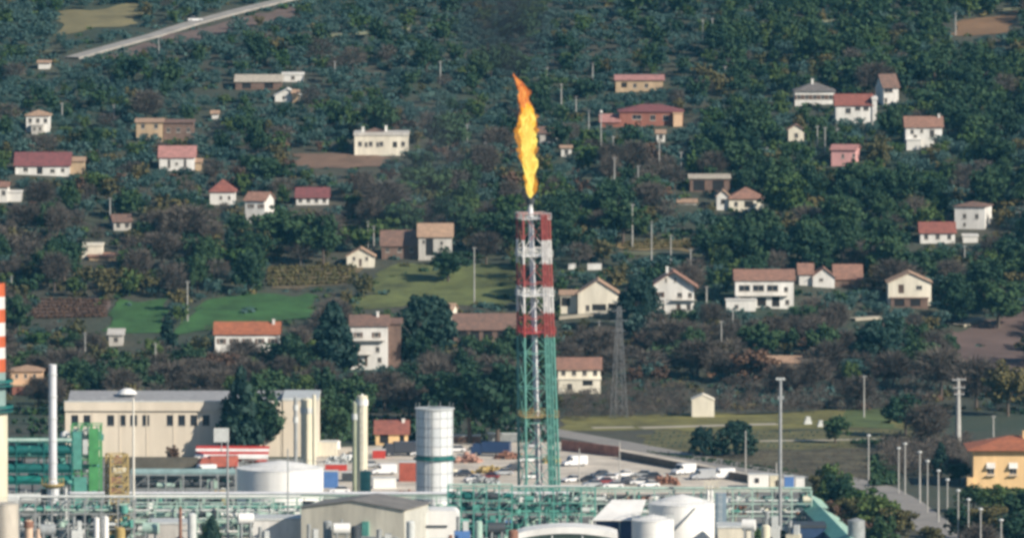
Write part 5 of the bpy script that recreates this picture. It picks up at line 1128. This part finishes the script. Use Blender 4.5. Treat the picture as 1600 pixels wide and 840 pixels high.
Pq, s_ = G(346, 725); t = thing('sign_board', 'small pale blank panel on a post before the dark tree at the warehouse', 'sign', Pq, 0)
MB().box(-1.6, 1.6, -.1, .1, (725-690)/s_, (725-668)/s_).build('panel', M_lgrey, t); MB().tube((0,.15,-.3), (0,.15,(725-670)/s_), .12, n=8).build('post', M_steel, t)
keep_rect(335, 358, 668, 690, Pq.y-.5, 5)
mast(450,862,700,2.6,'very thin dark pole before the white storage tank',M_grey)
for (px, top, lb) in [(905,700,'thin pale pole in the gravel yard right of the flare tower'),(968,690,'thin dark pole behind the parked cars'),(1165,672,'short pale post beside the country road near the broad pine'),(1213,722,'short pale post just left of the tall floodlight mast')]:
    mast(px, 762 if px < 1100 else 748, top, 2.2, lb, M_pole)
# lamp posts by the access road
items = []
lamps_ = [(1404,700,770),(1414,693,772),(1437,706,785),(1449,720,800),(1466,735,815),(1480,749,828),(1497,766,846),(1513,780,862),(1532,795,878),(1564,812,892),(1357,680,757)]
for i, (px, top, base) in enumerate(lamps_):
    Pq, s_ = G(px, base); h = (base-top)/s_; t = thing('lamp_post', 'lamp post', 'lamp post', Pq, .2, 'lamp posts along the access road')
    MB().tube((0,0,-.3), (0,0,h), .24 if i in (2,4,9) else .17, .13, 10).build('pole', M_pole, t); k = MB().lathe([(0,h+.35),(.42,h+.2),(.5,h),(.2,h-.15),(0,h-.15)], 12).build('lamp_head', M_lgrey, t)
    items.append((t, px, base-20))
ol = ['first', 'second', 'third', 'fourth', 'fifth', 'sixth', 'seventh', 'eighth', 'ninth', 'tenth']
for i in range(10): items[i][0]['label'] = f'pale lamp post along the access road, {ol[i]} from the left of the row'
items[10][0]['label'] = 'lone pale lamp post left of the access road, apart from the row'
# ---- yard items
def container(px, base, wpx, hpx, m, label, rz=0, hole=False):
    Pq, s_ = G(px, base); t = thing('container', label, 'container', Pq, rz); w_ = wpx/s_; h = hpx/s_
    MB().box(-w_/2, w_/2, 0, 2.4, 0, h).build('body', m, t); n = max(3, int(w_/.6))
    for i in range(n): x = -w_/2+w_*(i+.5)/n; MB().box(x-.12, x+.12, -.06, -.003, .15, h-.15).build('rib', m, t)
    MB().box(-w_/2-.06, w_/2+.06, -.1, 2.5, h+.003, h+.15).build('roof_edge', M_lgrey, t)
    if hole: MB().box(-w_*.18, w_*.02, -.11, -.07, h*.4, h*.75).build('window', glass(), t)
container(1185,762,32,21,M_white,'white site container with one window left of the floodlight mast',hole=True); container(1211,762,17,20,M_cream,'cream site container next to the white one with a window')
container(1233,763,15,19,M_blue,'bright blue container right of the floodlight mast'); container(1250,763,14,17,M_white,'small white container right of the bright blue one'); container(785,690,45,12,M_grey,'long low grey container behind the flare tower legs')
container(638,752,29,30,mat('red lorry paint', (0.44,0.11,0.07), .5, .35),'red orange box container with a white roof left of the silo'); container(601,763,36,16,M_white,'white low container in front of the red orange one',.15)
container(515,762,26,26,M_blue,'dull blue container right of the white storage tank'); container(545,752,22,14,M_drk,'dark small container behind the olive grey column')
container(525,735,34,10,M_red,'red striped low container above the dull blue one'); container(592,716,20,13,M_red,'small red container below the little orange cottage')
container(512,712,30,22,W['cream'],'cream cabin right of the warehouse wing'); container(728,692,46,11,W['brown'],'long brown low cabin left of the flare tower'); 
M_yard = mat('red clay mesh wall', (0.40,0.19,0.14), .9, .4, .5)
A = G(878, 703)[0]; Bq = G(968, 714)[0]; d = Bq-A; o = MB().box(0, d.length, -.2, .2, -.2, 2.3).build('red_fence', M_yard, None, A, math.atan2(d.y, d.x)); tag(o, 'faded red fence panel wall between the country road and gravel yard', 'fence')
A = G(968, 716)[0]; Bq = G(1215, 762)[0]; d = Bq-A; o = MB().box(0, d.length, -.3, .3, -.2, 1.6).build('yard_wall', mat('dark brown bank', (0.14,0.11,0.09), .9, .4, .4), None, A, math.atan2(d.y, d.x)); tag(o, 'dark brown retaining wall below the country road', 'wall')
def heap(px, base, wpx, hpx, m, label, seed):
    Pq, s_ = G(px, base); mb = MB(); r = random.Random(seed)
    for _ in range(60):
        a = r.uniform(-1, 1)*wpx/2/s_; z = r.uniform(0, hpx/s_*(1-abs(a)/(wpx/2/s_+.1))**.6+.15); L = r.uniform(.3, .8); p = Vector((a, r.uniform(-2.5, 2.5), z)); q = p+Vector((r.uniform(-L,L), r.uniform(-L,L), r.uniform(-.3,.5)))
        mb.beam(p, q, r.uniform(.4, 1.2), r.uniform(.3, .8))
    o = mb.build('scrap_heap', m, None, Pq); o['kind'] = 'stuff'; tag(o, label, 'scrap')
heap(730,722,42,12,mat('rosy rubble', (0.46,0.26,0.20), .9, .4, 1),'rosy heap of scrap right of the silo',1); heap(795,716,40,10,M_rust,'rusty heap of scrap left of the tower legs',2); heap(768,738,60,9,M_yel,'ochre heap of timber in the gravel yard',3)
heap(700,742,30,8,M_cream,'pale heap of material beside the silo foot',4); heap(862,722,22,12,M_yel,'ochre pile between tower legs and the parked cars',5); heap(755,756,50,9,M_grey,'grey brown heap of pipes at the yard edge',6)
heap(535,722,50,12,M_lgrey,'light grey heap of drums behind the cream column',7); heap(1040,756,40,12,M_rust,'rusty stack of drums between the parked cars',8); heap(660,772,80,6,M_rust,'reddish heap behind the gabled shed roof',9)
# ---- vehicles
def car(px, base, rz, paint, label, kind='car', cat=None):
    Pq, s_ = G(px, base); nm = {'car': 'parked_car', 'van': 'parked_van', 'truck': 'parked_truck'}[kind]; t = thing(nm, label, cat or {'car': 'car', 'van': 'van', 'truck': 'truck'}[kind], Pq, R(rz), 'vehicles parked in the gravel yard' if base > 300 else None)
    if kind == 'car': L, hw, belt, top = 2.15, .86, .92, 1.46; body = [(-2.15,.35),(-2.1,.82),(-1.7,.95),(.95,.95),(1.9,.80),(2.15,.62),(2.15,.35)]; cab = [(-1.75,.951),(-1.25,1.44),(.15,1.46),(.95,.951)]
    elif kind == 'van': L, hw, belt, top = 2.6, .98, 1.2, 2.3; body = [(-2.6,.4),(-2.6,2.2),(-2.4,2.3),(.9,2.3),(1.15,2.1),(1.55,1.25),(2.45,1.0),(2.6,.8),(2.6,.4)]; cab = None
    else: L, hw, belt, top = 4.2, 1.2, 1.5, 3.0; body = [(1.9,.5),(1.9,2.7),(3.6,2.7),(4.1,1.7),(4.2,.5)]; cab = None
    MB().prism(body, 'y', -hw, hw).build('body', paint, t)
    if cab:
        m = MB(); n = len(cab); ins = .14; A_ = [(x, -hw+.03+(ins if z > 1 else 0), z) for x, z in cab]; B_ = [(x, hw-.03-(ins if z > 1 else 0), z) for x, z in cab]
        m.add(A_+B_, [tuple(range(n))[::-1], tuple(range(n, 2*n))]+[(i, (i+1) % n, n+(i+1) % n, n+i) for i in range(n)]); m.build('glasshouse', glass(), t)
        MB().box(-1.2, .12, -hw+.18, hw-.18, 1.462, 1.50).build('roof', paint, t)
    elif kind == 'van':
        for s1 in (-1, 1): MB().box(.75, 1.35, s1*hw-.012, s1*hw+.012, 1.35, 1.95).build('side_window', glass(), t)
        MB().add([(1.19,-.8,2.08),(1.19,.8,2.08),(1.585,.85,1.3),(1.585,-.85,1.3),(1.15,-.8,2.04),(1.15,.8,2.04),(1.5,.85,1.25),(1.5,-.85,1.25)], [(0,3,2,1),(0,4,7,3),(1,2,6,5),(0,1,5,4)]).build('windscreen', glass(), t)
    else:
        MB().box(-4.2, 1.8, -hw, hw, .95, 3.1).build('cargo_box', paint, t); MB().box(-4.1, 1.9, -.45, .45, .6, .94).build('chassis', M_drk, t)
        MB().add([(3.66,-1.0,2.55),(3.66,1.0,2.55),(4.06,1.0,1.78),(4.06,-1.0,1.78),(3.6,-1,2.5),(3.6,1,2.5)], [(0,3,2,1),(0,1,5,4)]).build('windscreen', glass(), t)
    for x in ((-L*.62, L*.62) if kind != 'truck' else (-2.9, -1.7, 3.0)):
        for s1 in (-1, 1):
            r = .33 if kind != 'truck' else .5; k = MB().tube((x,s1*(hw-.2),r), (x,s1*(hw+.03),r), r, n=16).build('wheel', M_blk, t); MB().tube((x,s1*(hw+.031),r), (x,s1*(hw+.05),r), r*.6, n=12).build('rim', M_chr, k)
    for s1 in (-1, 1):
        MB().box(L-.01, L+.03, s1*hw*.72-.16, s1*hw*.72+.16, .62, .78).build('headlight', M_lgrey, t); MB().box(-L-.03, -L+.06, s1*hw*.75-.14, s1*hw*.75+.14, .66, .84).build('tail_light', M_red, t)
    for s1 in (L, -L): MB().box(s1-.06, s1+.08*np.sign(s1), -hw*.95, hw*.95, .36, .5).build('bumper', M_drk, t)
    return t
pw = mat('white car paint', (0.80,0.80,0.80), .25, .05); pg = mat('silver car paint', (0.48,0.50,0.52), .3, .05, metal=.3); pd = mat('dark car paint', (0.05,0.055,0.07), .25, .05); pb = mat('dark blue car paint', (0.03,0.06,0.14), .25, .05); pr_ = mat('dark red car paint', (0.22,0.04,0.04), .3, .05)
for a in [(898,728,200,pw,'white van with its rear to the tower in the gravel yard','van'),(893,753,215,pw,'white car closest to the green tower legs'),(926,760,195,pg,'silver car half hidden by the rack left of the dark red one'),(958,762,185,pw,'white car low in front of the dark red one'),(1014,761,200,pw,'white car at the far right in the front line of cars'),(1018,748,175,pd,'black car right of the silver one at the row end'),(917,753,165,pd,'dark car right of the white one at the tower legs'),(938,745,210,pd,'dark car behind the front row of parked cars'),
          (949,750,190,pw,'white car left of centre in the parked row','car'),(944,756,195,pr_,'dark red car in front of the white ones'),(975,745,205,pw,'white car behind the black car in the parked row'),(976,756,200,pd,'black car in front of the parked row'),
          (1003,745,170,pg,'silver car at the right end of the parked row'),(1000,757,185,pw,'white car at the right end in front of the silver one'),(1068,741,215,pw,'white van alone above the cream tanks','van'),(1098,749,195,pg,'silver van under the country road','van'),
          (1128,748,200,pw,'white van beside the dark retaining wall','van'),(767,712,170,pb,'dark blue truck left of the tower legs','truck'),(832,700,200,pg,'silver car between the tower legs, farthest back'),(826,722,190,pw,'white car between the tower legs in the middle'),(832,748,185,pw,'white car between the tower legs, nearest the rack'),
          (628,712,190,pd,'dark truck right of the little orange cottage','truck'),(340,735,195,mat('red lorry paint', (0,0,0)),'red lorry half hidden left of the white storage tank','truck'),(318,742,200,pw,'white van beside the red lorry','van'),(530,770,190,pw,'white car between the dull blue container and cream column'),(512,704,190,pw,'white van behind the cream cabin','van'),(548,716,200,pw,'white car beside the grey drums'),
          (722,744,190,pd,'dark car right of the silo foot'),(742,752,200,pw,'white car between silo and tower near the rack'),(764,748,170,pr_,'dark red car between silo and tower'),(786,742,195,pg,'silver car just left of the tower legs'),(712,706,185,pw,'white car on the far side of the rosy scrap'),(748,703,190,pd,'dark car beside the dark blue truck'),(800,735,200,pd,'dark car touching the left tower leg'),(600,741,190,pw,'white van before the red orange container','van'),(575,730,200,pg,'silver car beneath the little orange cottage'),(656,712,190,pw,'white car left of the silo far back')]:
    car(*a[:5], kind=a[5] if len(a) > 5 else 'car')
# red and white canopies in front of the warehouse
for (x0, x1, base, top, lb) in [(305,420,722,705,'long red and white striped canopy roof in front of the warehouse'),(318,372,734,714,'short red canopy with white edge before the long striped one')]:
    Pq, s_ = G((x0+x1)/2, base); t = thing('striped_canopy', lb, 'canopy', Pq, R(-3)); w_ = (x1-x0)/s_; h = (base-top)/s_; n = int(w_/1.6)
    for i in range(4):
        a, b, y0, y1, z0, z1 = -w_/2, w_/2, -1.5+i, -.5+i, h-.9+.5*i, h-.9+.5*i+.42; MB().add([(a,y0,z0),(b,y0,z0),(b,y1,z1),(a,y1,z1),(a,y0,z0-.1),(b,y0,z0-.1),(b,y1,z1-.1),(a,y1,z1-.1)], [(0,1,2,3),(7,6,5,4),(0,4,5,1),(2,6,7,3),(1,5,6,2),(0,3,7,4)]).build('roof_strip', M_red if i % 2 else M_white, t)
    MB().box(-w_/2, w_/2, -1.62, -1.503, h-1.35, h-.85).build('fascia', M_white if x0 < 310 else M_red, t)
    for x in np.linspace(-w_/2+.2, w_/2-.2, 4): MB().box(x-.1, x+.1, -1.4, -1.2, -.2, h-1.0).build('post', M_grey, t)
    MB().box(-w_/2+.3, w_/2-.3, 2.0, 2.3, -.2, h-.3).build('back_wall', M_red, t)

car(305,34,8,pw,'white car driving up the hill road at the top left')
for (px, base, wpx, hpx, lb) in [(1262,662,12,12,'pale stack of boxes at the left of the round meadow tree'),(1282,666,10,10,'small pale stack of boxes touching the round meadow tree')]:
    Pq, s_ = G(px, base); t = thing('crate_stack', lb, 'crates', Pq, .2)
    for i in range(3): MB().box(-wpx/2/s_*(1-i*.25), wpx/2/s_*(1-i*.2), -.5, .5, i*hpx/3/s_, (i+1)*hpx/3/s_-.03).build('crate', M_lgrey, t)

# small plant units in front of the gabled shed and the frames
def unit(px, base, top, wpx, kind, m, label):
    Pq, s_ = G(px, base); h = (base-top)/s_; r = wpx/2/s_; t = thing({'v': 'vertical_vessel', 'h': 'horizontal_vessel', 'b': 'equipment_skid'}[kind], label, 'vessel' if kind != 'b' else 'equipment', Pq, rng.uniform(-.2, .2))
    if kind == 'v':
        MB().lathe([(r,1.0),(r,h-r*.4),(r*.7,h-.1),(0,h)], 20).build('shell', m, t)
        for a, b in ((-1,-1),(1,-1),(1,1),(-1,1)): MB().beam((a*r*.7,b*r*.7,-.2), (a*r*.7,b*r*.7,1.3), .15).build('leg', M_grey, t)
        MB().tube((r,0,h*.6), (r+1.1,0,h*.6), .15, n=8).build('nozzle', M_grey, t)
    elif kind == 'h':
        q = min(1.1, h*.35); MB().tube((-r,0,h-q), (r,0,h-q), q, n=18).build('shell', m, t)
        for x in (-r*.6, r*.6): MB().box(x-.15, x+.15, -q*.8, q*.8, -.2, h-q*1.5).build('saddle', M_grey, t)
        MB().tube((0,0,h-.05), (0,0,h+.7), .18, n=8).build('nozzle', M_grey, t)
    else:
        MB().box(-r, r, -1, 1, -.2, h*.7).build('casing', m, t); MB().tube((-r*.5,0,h*.701), (-r*.5,0,h), r*.28, n=10).build('vent', M_grey, t); MB().box(r*.1, r*.8, -.8, .8, h*.703, h*.9).build('cooler', M_lgrey, t)
        MB().box(-r*.7, r*.2, -1.05, -1.003, h*.15, h*.5).build('louvre', M_drk, t)
U = [(488,896,818,22,'b',M_lgrey,'light grey skid at the left foot of the cream gabled shed'),(512,900,812,14,'v',M_grey,'grey upright vessel before the cream gabled shed, left one'),(534,902,816,26,'h',M_white,'white lying vessel before the cream gabled shed'),
 (556,898,820,16,'v',M_drk,'dark upright vessel before the cream gabled shed'),(600,900,826,30,'b',M_cream,'cream skid at the right front of the gabled shed'),(642,902,812,14,'v',M_lgrey,'light grey upright vessel right of the gabled shed front'),
 (722,880,806,24,'b',M_blue,'blue skid under the green middle frame'),(748,884,812,12,'v',M_pteal,'pale green vessel under the green middle frame'),(776,880,815,26,'h',M_drk,'dark lying vessel under the green middle frame'),(802,884,826,16,'v',M_rust,'rust coloured vessel left of the curved canopy'),
 (384,880,800,24,'h',M_white,'white lying vessel below the silver pipe under the white tank'),(412,884,822,22,'b',M_cream,'cream skid left of the low white plant building'),(300,880,800,14,'v',M_lgrey,'light grey vessel inside the left process frame'),(282,884,790,5,'v',M_rust,'thin rusty standpipe inside the left process frame'),(236,880,815,24,'h',M_pteal,'pale green lying vessel at the left end of the process frame'),
 (120,876,806,18,'b',M_lgrey,'light grey skid between slim stack and short white columns'),(75,880,818,24,'h',M_grey,'grey lying vessel at the foot of the slim steel stack'),(188,880,822,16,'v',M_yel,'ochre vessel below the scaffold'),
 (1170,884,810,20,'h',M_white,'white lying vessel under the right pipe rack'),(1196,888,818,14,'v',M_cream,'cream vessel under the right pipe rack beside the floodlight mast'),(1240,884,812,22,'b',M_cream,'cream skid left of the deep blue transfer house'),(1205,876,798,26,'b',M_lgrey,'light grey skid behind the cream vessel at the mast'),
 (40,800,770,60,'h',M_lgrey,'long light grey vessel below the dark teal frame'),(345,790,752,20,'b',M_yel,'ochre skid left of the big white storage tank')]
for u in U: unit(*u)

# ================================================================ AIR
bx = MB().box(-9600, 9600, -2900, 11900, -1.6, 420); hz = bpy.data.meshes.new('haze'); hz.from_pydata(bx.v, [], bx.f)
hm = bpy.data.materials.new('thin haze'); hm.use_nodes = True; n = hm.node_tree.nodes; n.clear()
vo = n.new('ShaderNodeVolumePrincipled'); vo.inputs['Color'].default_value = (0.16, 0.62, 1.0, 1); vo.inputs['Density'].default_value = 0.000028; vo.inputs['Anisotropy'].default_value = 0.0
oo = n.new('ShaderNodeOutputMaterial'); hm.node_tree.links.new(vo.outputs[0], oo.inputs['Volume']); hz.materials.append(hm)
o = link('haze', hz); o['kind'] = 'stuff'
# smoke drifting up from the flame
P, s = G(843, 824)
def smoke(px, row, rx, ry, rz_, dens, label, col_=(0.10, 0.11, 0.13)):
    z = (824-row)/s; V = []; m = MB(); m.lathe([(math.sin(a), -math.cos(a)) for a in np.linspace(0, math.pi, 14)], 20)
    me = m.mesh('smoke', MATS['bark']); me.materials.clear(); sm = bpy.data.materials.new('thin smoke'); sm.use_nodes = True; n = sm.node_tree.nodes; t = sm.node_tree; n.clear()
    vo = n.new('ShaderNodeVolumePrincipled'); vo.inputs['Color'].default_value = (*col_, 1); oo = n.new('ShaderNodeOutputMaterial'); t.links.new(vo.outputs[0], oo.inputs['Volume'])
    tc = n.new('ShaderNodeTexCoord'); ln = n.new('ShaderNodeVectorMath'); ln.operation = 'LENGTH'; t.links.new(tc.outputs['Object'], ln.inputs[0])
    mr = n.new('ShaderNodeMapRange'); mr.interpolation_type = 'SMOOTHSTEP'; mr.inputs['From Min'].default_value = .15; mr.inputs['From Max'].default_value = 1; mr.inputs['To Min'].default_value = 1; mr.inputs['To Max'].default_value = 0
    nz = n.new('ShaderNodeTexNoise'); nz.inputs['Scale'].default_value = 1.8; nz.inputs['Detail'].default_value = 3; t.links.new(tc.outputs['Object'], nz.inputs['Vector'])
    r2 = n.new('ShaderNodeMapRange'); r2.inputs['From Min'].default_value = .35; r2.inputs['From Max'].default_value = .7; t.links.new(nz.outputs[0], r2.inputs[0])
    mu = n.new('ShaderNodeMath'); mu.operation = 'MULTIPLY'; t.links.new(ln.outputs['Value'], mr.inputs[0]); t.links.new(mr.outputs[0], mu.inputs[0]); t.links.new(r2.outputs[0], mu.inputs[1])
    m3 = n.new('ShaderNodeMath'); m3.operation = 'MULTIPLY'; m3.inputs[1].default_value = dens; t.links.new(mu.outputs[0], m3.inputs[0]); t.links.new(m3.outputs[0], vo.inputs['Density'])
    me.materials.append(sm); o = link('smoke', me, None, P+Vector(((px-843)/s, 3, z))); o.scale = (rx/s, ry, rz_/s); o['kind'] = 'stuff'; o['label'] = label; return o
smoke(788, 15, 110, 9, 120, 0.19, 'thin dark smoke drifting up above the flame tip')
smoke(799, 92, 34, 5, 50, .20, 'thin smoke just above the flame tip')
smoke(665, 250, 135, 8, 170, .030, 'faint added smoke standing in for heat shimmer left of the flame', (.36,.36,.37))  # smoke added to veil the slope in place of hot air shimmer
